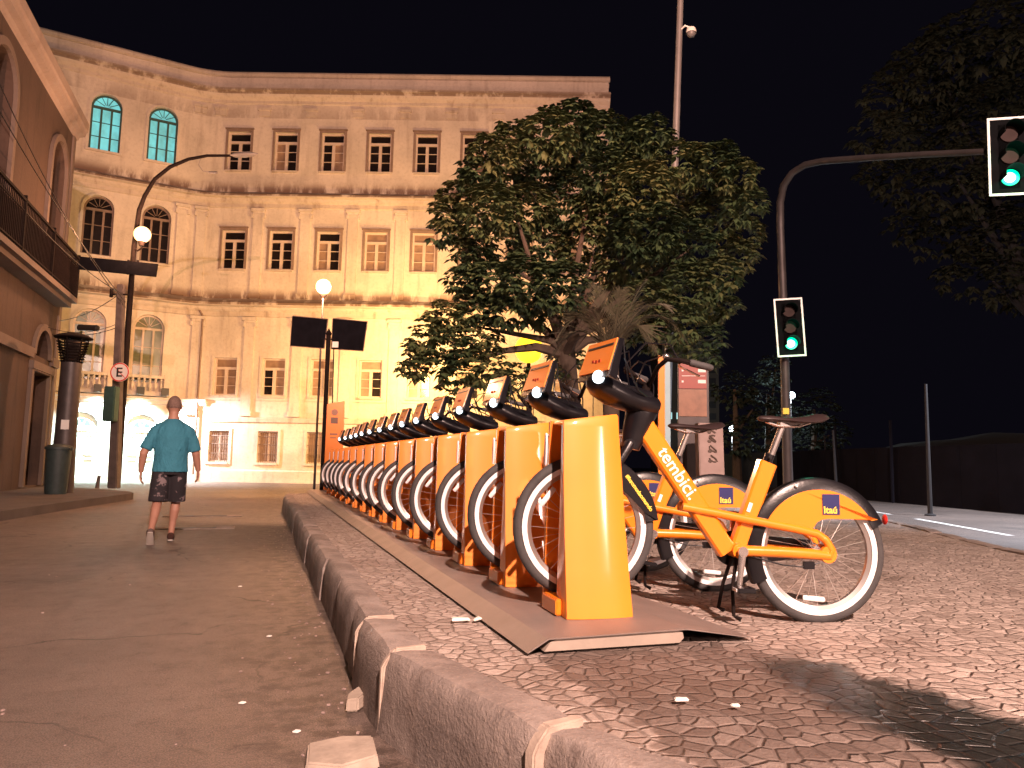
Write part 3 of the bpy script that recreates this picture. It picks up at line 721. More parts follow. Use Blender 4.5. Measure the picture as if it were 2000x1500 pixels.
k = len(prof); vs = [V((x, 23.8+d*.6, z)) for x in (LX-14, LX+.0) for d, z in prof]; ev.add(vs, [(j, k+j, k+j+1, j+1) for j in range(k-1)])
lpart('eaves_cornice', ev, 'eaves', smooth=False)
rf = MB(); rf.add([(LX+.25, 2, 10.79), (LX+.25, 24.0, 10.79), (LX-7, 20, 12.4), (LX-7, 2, 12.4), (LX-14, 24.0, 10.79), (LX-14, 2, 10.79)], [(0, 1, 2, 3), (1, 4, 2), (2, 4, 5, 3)])
lpart('roof', rf, 'roof', smooth=False)
st = MB(); lbar(st, 2, 21.35, 3.42, 3.66, .003, .10); lbar(st, 23.15, 23.8, 3.42, 3.66, .003, .10); lbar(st, 23.55, 23.8, .2, 3.415, .003, .05); lbar(st, 23.55, 23.8, 3.665, 10.17, .003, .05)
lbar(st, 21.3, 23.2, 3.16, 3.36, .003, .12)
lpart('stone_trim', st, 'lefttrim', smooth=False)
def lwin(a, b, c, d, arched, kind):
    f = MB(); r = (b-a)/2; sp = d-r if arched else d
    lbar(f, a, a+.08, c, sp, -.36, -.28); lbar(f, b-.08, b, c, sp, -.36, -.28)
    if kind != 'fan': lbar(f, a+.081, b-.081, sp-.10, sp, -.36, -.28); lbar(f, (a+b)/2-.05, (a+b)/2+.05, c, sp-.101, -.36, -.28)
    sr = MB()
    if not arched: lbar(sr, a-.17, b+.17, sp+.001, sp+.036, .003, .09)
    if arched:
        n = 14; cc = (a+b)/2
        for mbx, ro, ri, d0, d1 in ((f, r, r-.08, -.36, -.28), (sr, r+.17, r+.003, .003, .09)):
            for i in range(n):
                t0, t1 = math.pi*i/n, math.pi*(i+1)/n; q = lambda rr, t, dd: Lp(cc-rr*math.cos(t), sp+rr*math.sin(t), dd)
                mbx.hexa([q(ro, t0, d0), q(ri, t0, d0), q(ri, t0, d1), q(ro, t0, d1), q(ro, t1, d0), q(ri, t1, d0), q(ri, t1, d1), q(ro, t1, d1)])
    if kind != 'fan': lbar(sr, a-.17, a-.003, c, sp, .003, .09); lbar(sr, b+.003, b+.17, c, sp, .003, .09)
    wo = lpart('door' if kind == 'door' else ('balcony_door' if kind == 'bal' else 'fanlight'), f, 'framedark' if kind != 'bal' else 'framedark', smooth=False)
    link('surround', sr, 'lefttrim', wo, smooth=False)
    g = MB(); pts = ([(x, z) for x, z in larc(a+.02, b-.02, d-.02)] if arched else [(a, d), (b, d)])
    vs = [Lp(x, z, -.34) for x, z in pts]+([Lp(b-.02, c, -.34), Lp(a+.02, c, -.34)] if kind != 'fan' else [])
    g.add(vs, [tuple(range(len(vs)))]); link('pane', g, 'glass', wo, smooth=False)
for a, b, c, d, e in lops: lwin(a, b, c, d, e, 'fan' if c == 3.55 else ('door' if c < 1 else 'bal'))
bl = MB(); lbar(bl, 9, 23.30, 5.22, 5.36, .003, .52); lbar(bl, 9, 23.30, 5.10, 5.217, .003, .38)
lpart('balcony_slab', bl, 'lefttrim', smooth=False)
ra = MB()
lbar(ra, 9.0, 23.28, 6.46, 6.52, .46, .52); lbar(ra, 9.0, 23.28, 5.42, 5.46, .47, .51); lbar(ra, 9.0, 23.28, 6.24, 6.27, .475, .505)
y = 9.1
while y < 23.25: ra.tube([(LX+.49, y, 5.36), (LX+.49, y, 6.48)], .012, 5); y += .11
for y in (11, 13.4, 15.8, 18.2, 20.6, 23.25): lbar(ra, y-.03, y+.03, 5.36, 6.60, .46, .52)
x = LX+.1
while x < LX+.5: ra.tube([(x, 23.26, 5.36), (x, 23.26, 6.48)], .012, 5); x += .10
ra.box((LX+.25, 23.26, 6.49), (.5, .05, .06))
lpart('balcony_railing', ra, 'darkmetal', smooth=False)
bd = MB(); lbar(bd, 10, 23.24, 5.48, 6.23, .455, .465); bd.box((LX+.25, 23.27, 5.85), (.46, .008, .74)); lpart('railing_panel', bd, 'boardred', smooth=False)

# ================================================================== STREET FURNITURE, LEFT
def T(*pts, d): return [P(x, y, d) for x, y in pts]
# utility pole
b0 = P(222, 962, 19.7); b0.z = .15; tp = P(237, 556, 20.0)
up_ = empty('utility_pole', b0, 0, 'dark square concrete utility pole beside the round no parking sign', 'utility pole')
def rel(o, pts): return [V(p)-o.location for p in pts]
mb = MB(); a = V((0, 0, 0)); b = tp-b0; hw = .16; ax = V((math.cos(YAW), -math.sin(YAW), 0)); ay = V((math.sin(YAW), math.cos(YAW), 0))
vs = [c+ax*sx*k+ay*sy*k for c, k in ((a, .125), (b, .085)) for sx, sy in ((-1, -1), (1, -1), (1, 1), (-1, 1))]; mb.hexa(vs); link('shaft', mb, 'concrete', up_, bevel=.02)
mb = MB(); c = P(232, 575, 19.95)-b0; mb.tube([c-ax*.22, c+ax*.25], .025, 6); mb.tube([c-ax*.2-V((0, 0, .08)), c-ax*.2+V((0, 0, .14))], .045, 8); link('crossarm', mb, 'darkmetal', up_)
# cabinet hung on the pole
q = P(217, 789, 19.6); cb = empty('service_cabinet', q, -YAW, 'dark green box hung on the left side of the concrete pole', 'cabinet')
mb = MB(); mb.box((0, 0, 0), (.30, .26, .92)); link('cabinet_body', mb, 'boxgreen', cb, bevel=.02)
mb = MB(); mb.box((0, -.135, 0), (.24, .012, .80)); link('cabinet_door', mb, 'boxgreen', cb, bevel=.004)
# no parking sign
q = P(234, 727, 19.45); ns = empty('no_parking_sign', q, -YAW, 'round white sign with red ring and crossed letter E on the concrete pole', 'road sign')
mb = MB(); mb.disc((0, 0, 0), (0, 1, 0), .25, .012, 32); link('sign_plate', mb, 'signwhite', ns)
mb = MB(); mb.ring((0, -.008, 0), (0, 1, 0), .205, [(.012, 0), (.04, 0), (.04, -.006), (.012, -.006)], 36); mb.box((0, -.0105, 0), (.42, .003, .018), Matrix.Rotation(R(45), 3, 'Y')); link('red_ring', mb, 'signred', ns)
mb = MB(); mb.box((-.055, -.013, 0), (.045, .004, .24))
for z in (-.10, 0, .10): mb.box((.02, -.0135, z), (.105, .003, .04))
link('sign_letter', mb, 'signblack', ns, smooth=False)
# street lamp with the long curved arm and the lit sodium globe
b1 = P(228, 957, 20.2); b1.z = .15
sl1 = empty('street_lamp', b1, 0, 'dark street lamp with lit globe and long curved arm above the concrete pole', 'street lamp')
pts = [b1]+[P(x, y, 20.2) for x, y in ((240, 790), (252, 610), (262, 480), (272, 410), (283, 382), (302, 350), (332, 326), (368, 311), (405, 304), (455, 304))]
mb = MB(); mb.tube(rel(sl1, pts), [.09, .08, .075, .065, .06, .055, .05, .05, .045, .04, .035], 10); link('post', mb, 'darkmetal', sl1)
mb = MB(); c = P(478, 302, 20.2)-b1; d_ = (P(505, 301, 20.2)-P(450, 304, 20.2)).normalized()
mb.tube([c-d_*.38, c-d_*.25, c, c+d_*.22, c+d_*.36], [.05, .10, .13, .09, .02], 12, flat=((0, 0, 1), .55)); link('luminaire', mb, 'mast', sl1)
mb = MB(); e = [P(x, y, 20.2)-b1 for x, y in ((392, 308), (388, 322), (396, 334), (412, 337), (424, 336))]; mb.tube(e, .008, 5); mb.tube([P(408, 337, 20.2)-b1, P(424, 337, 20.2)-b1], .035, 7); link('hanging_wire', mb, 'mast', sl1)
g = P(278, 458, 20.1); mb = MB(); mb.sphere((0, 0, 0), .22, 20, 14); gl = link('lamp_globe', mb, 'bulb', sl1); gl.location = g-b1
mb = MB(); mb.tube([P(262, 482, 20.2)-b1, P(268, 490, 20.15)-b1, P(278, 484, 20.1)-b1], .025, 7); mb.tube([g-b1-V((0, 0, .32)), g-b1-V((0, 0, .2))], [.06, .1], 10); link('globe_bracket', mb, 'darkmetal', sl1)
light('lamp_light', 'POINT', g-b1-V((0, .0, 0))+(CAM-g).normalized()*.32, 380, SOD, .2, parent=sl1)
# dark long board on the lamp post
q = P(231, 521, 20.0); nb = empty('name_board', q, -YAW, 'long dark board fixed across the lamp post under the lit globe', 'sign board')
mb = MB(); mb.box((0, 0, 0), (2.12, .04, .36), Matrix.Rotation(R(4.5), 3, 'Y')); link('board_panel', mb, 'signback', nb, bevel=.01)
mb = MB()
for x in (.25, .5): mb.box((x, .03, 0), (.05, .05, .4))
link('board_clamp', mb, 'darkmetal', nb)
# bollard style lamp column
q = P(118, 973, 17.0); q.z = .15
lc = empty('lamp_column', q, 0, 'round grey lamp column with louvred head and flat cap near the old building', 'lamp')
lean = Matrix.Rotation(R(.8), 4, 'Y')
mb = MB(); mb.lathe((0, 0, 0), [(.0, 0), (.26, 0), (.25, .3), (.225, 1.5), (.215, 3.0), (.0, 3.0)], 24); o = link('column_shaft', mb, 'polemetal', lc)
mb = MB()
for k in range(8):
    z = 3.02+k*.065; r = .22+k*.014; mb.lathe((0, 0, 0), [(r-.045, z+.022), (r+.02, z), (r+.03, z+.012), (r-.04, z+.036)], 24)
for k in range(6):
    a = k*math.pi/3+.3; mb.tube([(.20*math.cos(a), .20*math.sin(a), 3.0), (.31*math.cos(a), .31*math.sin(a), 3.56)], .018, 5)
link('louvres', mb, 'darkmetal', lc)
mb = MB(); mb.lathe((0, 0, 0), [(0, 3.02), (.14, 3.02), (.17, 3.5), (0, 3.5)], 16); link('inner_tube', mb, 'lefttrim', lc)
mb = MB(); mb.lathe((0, 0, 0), [(0, 3.56), (.30, 3.555), (.40, 3.575), (.41, 3.60), (.30, 3.66), (.12, 3.71), (0, 3.72)], 28); link('lamp_cap', mb, 'darkmetal', lc)
mb = MB(); mb.box((.02, -.232, 1.55), (.16, .012, .22)); link('sticker', mb, 'signwhite', lc)
q = P(107, 978, 16.4); q.z = .15
tb = empty('trash_bin', q, -YAW, 'dark plastic litter bin standing in front of the louvred lamp column', 'bin')
mb = MB(); mb.lathe((0, 0, 0), [(0, 0), (.21, 0), (.225, .1), (.255, .98), (0, .98)], 20); link('bin_body', mb, 'binplastic', tb)
mb = MB(); mb.lathe((0, 0, 0), [(.255, .975), (.28, .98), (.28, 1.03), (.23, 1.07), (.1, 1.10), (0, 1.105)], 20); mb.box((.27, -.05, 1.0), (.12, .06, .03)); link('bin_lid', mb, 'binplastic', tb)
q = P(189, 958, 19.6); q.z = .15
sb = empty('stub_post', q, 0, 'short dark post stub on the kerb between lamp column and concrete pole', 'post')
mb = MB(); mb.tube([(0, 0, 0), (.03, 0, .33)], [.05, .04], 8); link('post_shaft', mb, 'concrete', sb)
# wires
wr = MB()
def wire(a, b, sag, r=.010):
    a, b = V(a), V(b); wr.tube([a.lerp(b, t)-V((0, 0, sag*4*t*(1-t))) for t in [i/12 for i in range(13)]], r, 4)
ptop = P(232, 575, 19.95); pmid = P(228, 640, 19.9)
bwall = V((LX, 23.0, 4.9))
for k, (a, b, sg) in enumerate(((ptop, V((LX, 23.6, 4.75)), .15), (pmid, V((LX, 23.2, 4.3)), .12), (pmid+V((0, 0, .1)), V((LX, 22.4, 4.4)), .2), (P(245, 600, 19.9), V((LX, 15, 9.4)), .5), (P(245, 590, 19.9), V((LX, 12, 9.1)), .4), (P(240, 575, 19.9), V((LX, 17.0, 6.9)), .3))):
    w_ = MB(); wr = w_; wire(a, b, sg); lab = 'thin black overhead wires between the concrete pole and the old building'
    tag(link('overhead_wire', w_, 'cable'), lab, 'wire', 'wires strung to the concrete pole')
sc = MB(); a = P(155, 640, 20.3); b = P(190, 641, 20.1); sc.tube([a-(b-a)*.05, a, b, b+(b-a)*.05], [.03, .085, .085, .03], 10)
tag(link('splice_case', sc, 'cable'), 'small black cylinder hanging on the wires left of the concrete pole', 'cable box')

# right-hand sign pole with two dark panels
b2 = P(628, 965, 16.4); b2.z = S; ds = 16.4
sp = empty('sign_pole', b2, 0, 'thin dark pole with pointed finial at the far end of the bicycle row', 'sign pole')
tpp = P(642, 652, ds)
mb = MB(); mb.tube([V((0, 0, 0)), tpp-b2], .05, 10); mb.tube([P(649, 800, ds)-b2-ax*.0, P(652, 680, ds)-b2], .012, 6); link('pole', mb, 'darkmetal', sp)
mb = MB(); c = tpp-b2; mb.lathe(c, [(.05, -.03), (.075, 0), (.05, .04), (.02, .09), (0, .14)], 12); mb.tube([c-ax*.16-V((0, 0, .12)), c+ax*.16-V((0, 0, .12))], .02, 6); link('finial', mb, 'darkmetal', sp)
for (xs, lab) in ((((572, 618), (640, 624), (633, 680), (568, 675)), 'dark square sign panel seen from behind, left of the pole finial'), (((651, 623), (717, 629), (709, 685), (648, 681)), 'dark square sign panel seen from behind, right of the pole finial')):
    q = [P(x, y, ds) for x, y in xs]; c = sum(q, V((0, 0, 0)))/4; so = empty('hanging_sign', c, 0, lab, 'sign', 'dark sign panels on the thin pole')
    dv = ay*.03; mb = MB(); vs = [p-c+dv for p in (q[3], q[2], q[1], q[0])]; mb.hexa([v for v in vs]+[v-dv*2 for v in vs]); link('sign_panel', mb, 'signback', so, bevel=.006)
    mb = MB(); mb.tube([q[0]-c, q[1]-c, q[2]-c, q[3]-c, q[0]-c], .022, 6); link('sign_frame', mb, 'framedark', so)
    if 'right' in lab: mb = MB(); cc = P(655, 673, ds-.1)-c; mb.box(cc, (.13, .02, .13), Matrix.Rotation(-YAW, 3, 'Z')); link('small_notice', mb, 'signwhite', so)
# lamp behind it
g = P(632, 560, 19.5); b3 = V((g.x, g.y, 0)); 
sl2 = empty('street_lamp', b3, 0, 'slim street lamp with lit globe behind the twin dark sign panels', 'street lamp')
mb = MB(); mb.tube([(0, 0, 0), (0, 0, g.z-.2)], [.035, .022], 10); link('post', mb, 'polemetal', sl2)
mb = MB(); mb.sphere((0, 0, 0), .205, 20, 14); gl = link('lamp_globe', mb, 'bulb', sl2); gl.location = g-b3
mb = MB(); mb.lathe((0, 0, g.z-.30), [(.03, 0), (.09, .06), (.10, .09)], 12); link('globe_bracket', mb, 'darkmetal', sl2)
light('lamp_light', 'POINT', g-b3+(CAM-g).normalized()*.32, 1250, SOD, .2, parent=sl2)
light('lamp_light', 'SPOT', g-b3+V((0, .35, 0)), 3400, (1, .52, .16), .2, g-b3+V((.1, 5, -2.2)), 150, .8, parent=sl2)  # extra spot added beside the globe to wash the facade gold
# globe behind the tree; its spot and a bodiless second wash the facade yellow
g = P(1033, 682, 24.5); b4 = V((g.x, g.y, 0))
sl3 = empty('street_lamp', b4, 0, 'yellow glowing round lamp seen through the tree below its crown', 'street lamp')
mb = MB(); mb.tube([(0, 0, 0), (0, 0, g.z-.4)], .06, 10); link('post', mb, 'darkmetal', sl3)
mb = MB(); mb.sphere((0, 0, 0), .47, 24, 16); gl = link('lamp_globe', mb, 'bulb2', sl3); gl.location = g-b4
for pl_, e_ in ((g+V((-.5, .85, .3)), 2800), (V((5.4, 27.6, 4.2)), 2000)):
    light('lamp_light', 'SPOT', pl_-b4, e_, (1, .56, .18), .3, pl_-b4+V((-.25, 1, .0)), 165, .5, parent=sl3)

# ================================================================== DOCK ROW
SP = .85; ND = 15
dk = empty('station_deck', (1.42, 2.75, S), 0, 'long low brown steel platform carrying the bicycle docks', 'platform')
mb = MB(); L0, L1 = 2.74, 17.3; z1 = .052
def ext(prof, y0, y1):
    k = len(prof); vs = [V((x-1.42, y-2.75, z)) for y in (y0, y1) for x, z in prof]; mb.add(vs, [(j, k+j, k+(j+1) % k, (j+1) % k) for j in range(k)]+[tuple(range(k)), tuple(range(k, 2*k))[::-1]])
y = L0; k = 0
while y < L1:
    y2 = min(L1, y+2.55); ext([(1.00, .002), (1.085, .050), (1.70, .056), (2.02, .004), (2.02, .001), (1.70, .052), (1.09, .046), (1.005, -.0)], y, y2-.006); y = y2
link('deck_plate', mb, 'plate', dk, smooth=False)
mb = MB(); ext([(1.075, .0), (1.10, .034), (1.125, .043), (1.66, .049), (1.685, .040), (1.69, .018), (1.67, .0)], L0+.012, L1-.02); link('deck_beam', mb, 'deckend', dk)

def make_dock():
    o = empty('bike_dock', (0, 0, 0), 0, 'orange dock', 'bike dock', 'orange docks in a row on the steel platform')
    mb = MB(); n = 10; H = .885
    def ringd(z, w, f, bk):   # plan outline: softly bowed front (towards -y), flat back
        pts = []
        for i in range(9):
            a = -1+2*i/8; pts.append((a*w/2, -f-(1-abs(a)**3)*.018))
        pts += [(w/2+.002, -f+.02), (w/2-.012, bk), (-w/2+.012, bk), (-w/2-.002, -f+.02)]
        return [V((x, y, z)) for x, y in pts]
    rows = [ringd(z, w, f, b) for z, w, f, b in ((0, .310, .125, .055), (.02, .308, .123, .055), (.2, .300, .090, .053), (.4, .292, .058, .051), (.6, .286, .031, .048), (.84, .272, .004, .046), (H-.012, .270, .001, .205), (H, .258, -.006, .198))]
    # slanted top: right side a little higher
    for r in rows[-2:]:
        for v in r: v.z += .018*(v.x/.13)
    k = len(rows[0]); mb.add([q for r in rows for q in r], [(i*k+j, i*k+(j+1) % k, (i+1)*k+(j+1) % k, (i+1)*k+j) for i in range(len(rows)-1) for j in range(k)]+[tuple(range(k)), tuple((len(rows)-1)*k+j for j in range(k))])
    link('dock_body', mb, 'orange_dock', o)
    mb = MB()
    vs = [V((x, y, z)) for z, w2, y0, y1 in ((0, .155, .195, .235), (.872, .134, .188, .222)) for x, y in ((-w2, y0), (w2, y0), (w2, y1), (-w2, y1))]; mb.hexa(vs)
    link('rear_panel', mb, 'orange_dock', o, bevel=.006)
    mb = MB(); mb.box((-.115, .05, .035), (.13, .20, .07)); link('dock_foot', mb, 'orange', o, bevel=.006)
    mb = MB(); mb.tube([V((-.150+.012*z, .210+.011*math.cos(a_), .735+z)) for a_, z in [(R(q), .075*math.sin(R(q))) for q in range(0, 361, 24)]], .005, 6); link('slot_highlight', mb, 'tape', o)  # white loop: glossy highlight round the slot, put in as a shape
    mb = MB(); mb.box((.06, .075, .42), (.08, .05, .07)); link('wheel_lock', mb, 'black', o)
    for zz in (.10, .80):
        mb = MB(); mb.disc((-.1495+.012*zz, .208, zz), (1, 0, 0), .008, .006, 8); link('bolt', mb, 'chrome', o)
    return o
dock0 = make_dock()
ordn = ['nearest', 'second', 'third', 'fourth', 'fifth', 'sixth', 'seventh', 'eighth', 'ninth', 'tenth', 'eleventh', 'twelfth', 'thirteenth', 'fourteenth', 'farthest']
for i in range(ND):
    d = dock0 if i == 0 else copy_tree(dock0)
    d.location = (1.448, 3.15+SP*i, S+.055); d.rotation_euler = (0, 0, R(-3+random.uniform(-.6, .6)*(i > 0)))
    d['label'] = ('nearest orange bicycle dock with two bright highlights, at the front edge of the platform' if i == 0 else '%s orange bicycle dock counted from the near end of the platform' % ordn[i])

# ------------------------------------------------------------------ bicycle (front hub above local origin, rear towards +x)
WR = .338
def make_bike():
    o = empty('shared_bicycle', (0, 0, 0), 0, 'bike', 'bicycle', 'orange shared bicycles locked in the dock row')
    def wheel(name, cx, cz):
        wv = empty_part(name, o)
        mb = MB(); mb.torus((cx, 0, cz), (0, 1, 0), WR-.026, .026, 64, 12); ty = link('tyre', mb, 'rubber', None)
        ty.parent = wv
        mb = MB()
        for s in (-1, 1): mb.ring((cx, 0, cz), (0, 1, 0), WR-.055, [(-.011, s*.018), (.013, s*.0225), (.013, s*.0235), (-.011, s*.0205)], 64)
        link('reflective_band', mb, 'tape', wv)
        mb = MB(); mb.ring((cx, 0, cz), (0, 1, 0), WR-.075, [(-.010, -.010), (-.012, 0), (-.010, .010), (.012, .017), (.012, -.017)], 64); link('rim', mb, 'rim', wv)
        mb = MB()
        for k in range(28):
            a = 2*math.pi*k/28; s = 1 if k % 2 else -1; b_ = a+(.5 if (k//2) % 2 else -.5)
            mb.tube([(cx+.03*math.cos(b_), s*.03, cz+.03*math.sin(b_)), (cx+(WR-.08)*math.cos(a), 0, cz+(WR-.08)*math.sin(a))], .0013, 4, False)
        link('spokes', mb, 'spoke', wv)
        mb = MB(); mb.tube([(cx, -.045, cz), (cx, -.04, cz), (cx, -.03, cz), (cx, .03, cz), (cx, .04, cz), (cx, .045, cz)], [.02, .042, .034, .034, .042, .02], 20); mb.tube([(cx, -.075, cz), (cx, .075, cz)], .010, 10); link('hub', mb, 'chrome', wv)
        mb = MB()
        for a in ((142, ) if name == 'front_wheel' else (-95, )):
            t = R(a); c = V((cx+(WR-.115)*math.cos(t), 0, cz+(WR-.115)*math.sin(t))); dx = V((-math.sin(t), 0, math.cos(t)))
            mb.tube([c-dx*.055, c-dx*.05, c+dx*.05, c+dx*.055], [.008, .013, .013, .008], 8, flat=((0, 1, 0), .7))
        link('reflector', mb, 'reflect', wv)
        return wv
    def empty_part(name, par):
        e = bpy.data.objects.new(name, None); col.objects.link(e); e.parent = par; e.empty_display_size = .1; return e
    FZ, RZ, RX = .425, .318, 1.145
    wheel('front_wheel', 0, FZ); wheel('rear_wheel', RX, RZ)
    # frame
    fr = MB()
    def flatbar(pts, w, th, y=0):   # rounded flat beam
        k = len(pts); n = 10
        for i in range(k-1): pass
        fr.tube([V((p[0], y, p[1])) for p in pts], [w/2]*k if not isinstance(w, list) else [q/2 for q in w], n, True, flat=((0, 1, 0), th))
    def beam(a, b, wa, wb, ty, ch=.010):
        a, b = V((a[0], 0, a[1])), V((b[0], 0, b[1])); d = (b-a).normalized(); nn = V((-d.z, 0, d.x)); vs = []
        for c, w_ in ((a, wa), (b, wb)):
            h = w_/2; t = ty/2
            for x_, y_ in ((-h+ch, -t), (h-ch, -t), (h, -t+ch), (h, t-ch), (h-ch, t), (-h+ch, t), (-h, t-ch), (-h, -t+ch)): vs.append(c+nn*x_+V((0, y_, 0)))
        fr.add(vs, [(j, (j+1) % 8, 8+(j+1) % 8, 8+j) for j in range(8)]+[tuple(range(8)), tuple(range(8, 16))[::-1]])
    beam((.285, .915), (.695, .318), .098, .088, .072)
    beam((.745, .330), (.905, .745), .075, .088, .062)
    fr.tube([(.236, 0, .80), (.292, 0, .985)], .027, 12)          # head tube
    for s in (-1, 1):
        y = s*.042
        fr.tube([(.47, s*.030, .528), (.62, s*.036, .503), (.84, s*.046, .463), (1.02, s*.062, .432), (1.115, s*.068, .412), (1.155, s*.070, .385), (1.185, s*.072, .335), (1.165, s*.072, .300)], [.021, .021, .021, .020, .020, .020, .021, .020], 10)
        fr.tube([(.76, s*.038, .325), (.95, s*.055, .322), (1.10, s*.068, .315), (1.17, s*.072, .308)], [.026, .026, .026, .022], 10)
        fr.disc((1.165, s*.072, .315), (0, 1, 0), .040, .022, 20)
    fr.tube([(.745, -.055, .325), (.745, .055, .325)], .038, 16)
    fo = link('frame', fr, 'orange', o)
    d = (V((.695, 0, .318))-V((.285, 0, .915))).normalized(); nn = V((-d.z, 0, d.x)); nn = nn if nn.z > 0 else -nn
    text('lettering', 'tembici.', 'white', .088, V((.353, -.0385, .790))-nn*.008, d, nn, fo, bold=.001)
    text('lettering', 'tembici.', 'white', .088, V((.353, .0385, .790))+d*.26-nn*.008, -d, nn, fo, bold=.001)
    bd = MB(); bd.box((.80, -.034, .53), (.018, .003, .045), Matrix.Rotation(R(21), 3, 'Y')); link('number_plate', bd, 'tape', fo)
    # seat post, clamp and saddle
    mb = MB(); mb.tube([(.905, 0, .73), (.985, 0, .925)], .0165, 12); mb.box((1.005, 0, .936), (.075, .045, .026)); spo = link('seat_post', mb, 'chrome', o)
    mb = MB(); mb.tube([(.902, 0, .738), (.920, 0, .785)], .0235, 12); mb.tube([(.905, -.045, .77), (.915, .03, .765)], .008, 7); link('seat_clamp', mb, 'black', spo)
    mb = MB(); n = 14; rows = []
    for i, (x, hwid, top, bot) in enumerate(((.862, .012, .968, .955), (.875, .024, .975, .948), (.92, .030, .977, .945), (.98, .042, .972, .943), (1.04, .075, .970, .940), (1.10, .105, .978, .940), (1.15, .112, .990, .950), (1.185, .085, .990, .962), (1.195, .05, .984, .970))):
        ring_ = []
        for j in range(n):
            a = 2*math.pi*j/n; yv = hwid*math.cos(a); zz = (top+bot)/2+(top-bot)/2*math.sin(a)
            if math.sin(a) < 0: zz += (abs(math.cos(a))**2)*.0
            ring_.append(V((x, yv, zz-.018*(abs(yv)/.11)**2)))
        rows.append(ring_)
    mb.add([q for r in rows for q in r], [(i*n+j, i*n+(j+1) % n, (i+1)*n+(j+1) % n, (i+1)*n+j) for i in range(len(rows)-1) for j in range(n)]+[tuple(range(n)), tuple((len(rows)-1)*n+j for j in range(n))])
    sd = link('saddle', mb, 'saddle', o)
    mb = MB(); mb.tube([(.90, .0, .945), (.96, -.02, .925), (1.06, -.03, .925), (1.13, -.045, .95)], .005, 5); mb.tube([(.90, 0, .945), (.96, .02, .925), (1.06, .03, .925), (1.13, .045, .95)], .005, 5); link('saddle_rail', mb, 'chrome', sd)
    # rear fender with orange skirt guards
    mb = MB(); prof = [(0.0, -.036), (.014, -.026), (.018, 0), (.014, .026), (0.0, .036), (-.050, .040), (-.050, .037), (-.002, .032), (.010, .022), (.013, 0), (.010, -.022), (-.002, -.032), (-.050, -.037), (-.050, -.040)]
    mb.ring((RX, 0, RZ), (0, 1, 0), WR+.004, prof, 40, 24, 205)
    rfn = link('rear_fender', mb, 'black', o)
    for s in (-1, 1):
        mb = MB(); pl = []
        for k in range(25):
            t = R(31+(150-31)*k/24); pl.append((.302*math.cos(t), .302*math.sin(t)))
        # front lower part follows the stay, rear bottom edge level with a rounded notch
        poly = [(.292, .162)]+pl+[(-.258, .118), (-.15, .112), (-.045, .108), (-.03, .125), (-.015, .146), (.01, .159), (.04, .163)]
        mb.prism(poly, (RX, s*.0435, RZ), (1, 0, 0), (0, 0, 1), (0, 1, 0), .004)
        sg = link('skirt_guard', mb, 'orange', o, smooth=False)
        mb = MB(); mb.box((RX+.055, s*.0475, RZ+.232), (.086, .003, .098)); link('logo_badge', mb, 'navy', sg, bevel=.0)
        ex = (1, 0, 0) if s < 0 else (-1, 0, 0)
        text('logo_lettering', 'Itaú', 'yellow', .046, (RX+.055-.040*(-s)*1.0, s*.0495, RZ+.190), ex, (0, 0, 1), sg, bold=.0012)
    mb = MB(); mb.sphere((RX-.115, -.045, RZ+.318), .008, 8, 6); link('fender_bolt', mb, 'tape', rfn)
    mb = MB(); mb.sphere((RX+.352, 0, RZ+.16), .016, 8, 6, (.6, 1.4, 1.6)); link('tail_light', mb, 'signred', rfn)
    # fork, front fender wings
    mb = MB()
    for s in (-1, 1): mb.tube([(0, s*.062, FZ), (.05, s*.062, FZ+.13), (.17, s*.058, FZ+.33), (.215, s*.040, FZ+.40)], [.014, .018, .022, .024], 10)
    mb.tube([(.212, -.055, FZ+.395), (.212, .055, FZ+.395)], .026, 10)
    link('fork', mb, 'black', o)
    mb = MB(); mb.ring((0, 0, FZ), (0, 1, 0), WR+.004, prof, 30, 6, 98)
    ff = link('front_fender', mb, 'black', o)
    for s in (-1, 1):
        mb = MB(); pl = [( (WR+.012)*math.cos(R(t)), (WR+.012)*math.sin(R(t))) for t in range(6, 77, 5)]
        pi_ = [((WR-.085)*math.cos(R(t)), (WR-.085)*math.sin(R(t))) for t in (70, 60, 50, 40)]+[((WR-.075)*math.cos(R(30)), (WR-.075)*math.sin(R(30))), ((WR-.045)*math.cos(R(15)), (WR-.045)*math.sin(R(15)))]
        mb.prism(pl+pi_, (0, s*.043, FZ), (1, 0, 0), (0, 0, 1), (0, 1, 0), .006); wg = link('fender_wing', mb, 'black', ff, smooth=False)
        if s < 0:
            dd = (V((.325, 0, .075))-V((.205, 0, .255))).normalized(); n2 = V((-dd.z, 0, dd.x)); n2 = n2 if n2.x > 0 else -n2
    dd = (V((.322, 0, .070))-V((.190, 0, .250))).normalized(); n2 = V((-dd.z, 0, dd.x)); n2 = n2 if n2.z > 0 else -n2
    text('fender_lettering', '#issomudaomundo', 'yellow', .0265, V((.190, -.0475, FZ+.243)), dd, n2, ff, bold=.0008)
    # head housing
    mb = MB(); mb.tube([(.225, 0, .80), (.240, 0, .86), (.262, 0, .93), (.285, 0, 1.0), (.300, 0, 1.05)], [.044, .056, .068, .082, .062], 14, flat=((0, 1, 0), .9))
    link('steering_housing', mb, 'black', o)
    # front carrier: curved black cradle, orange panel, lamp
    mb = MB(); mb.tube([(-.012, 0, 1.125), (.010, 0, 1.112), (.05, 0, 1.090), (.11, 0, 1.062), (.17, 0, 1.040), (.23, 0, 1.024), (.29, 0, 1.012), (.335, 0, 1.005), (.355, 0, 1.003)], [.012, .036, .052, .058, .055, .052, .054, .048, .018], 22, flat=((0, 1, 0), 1.75))
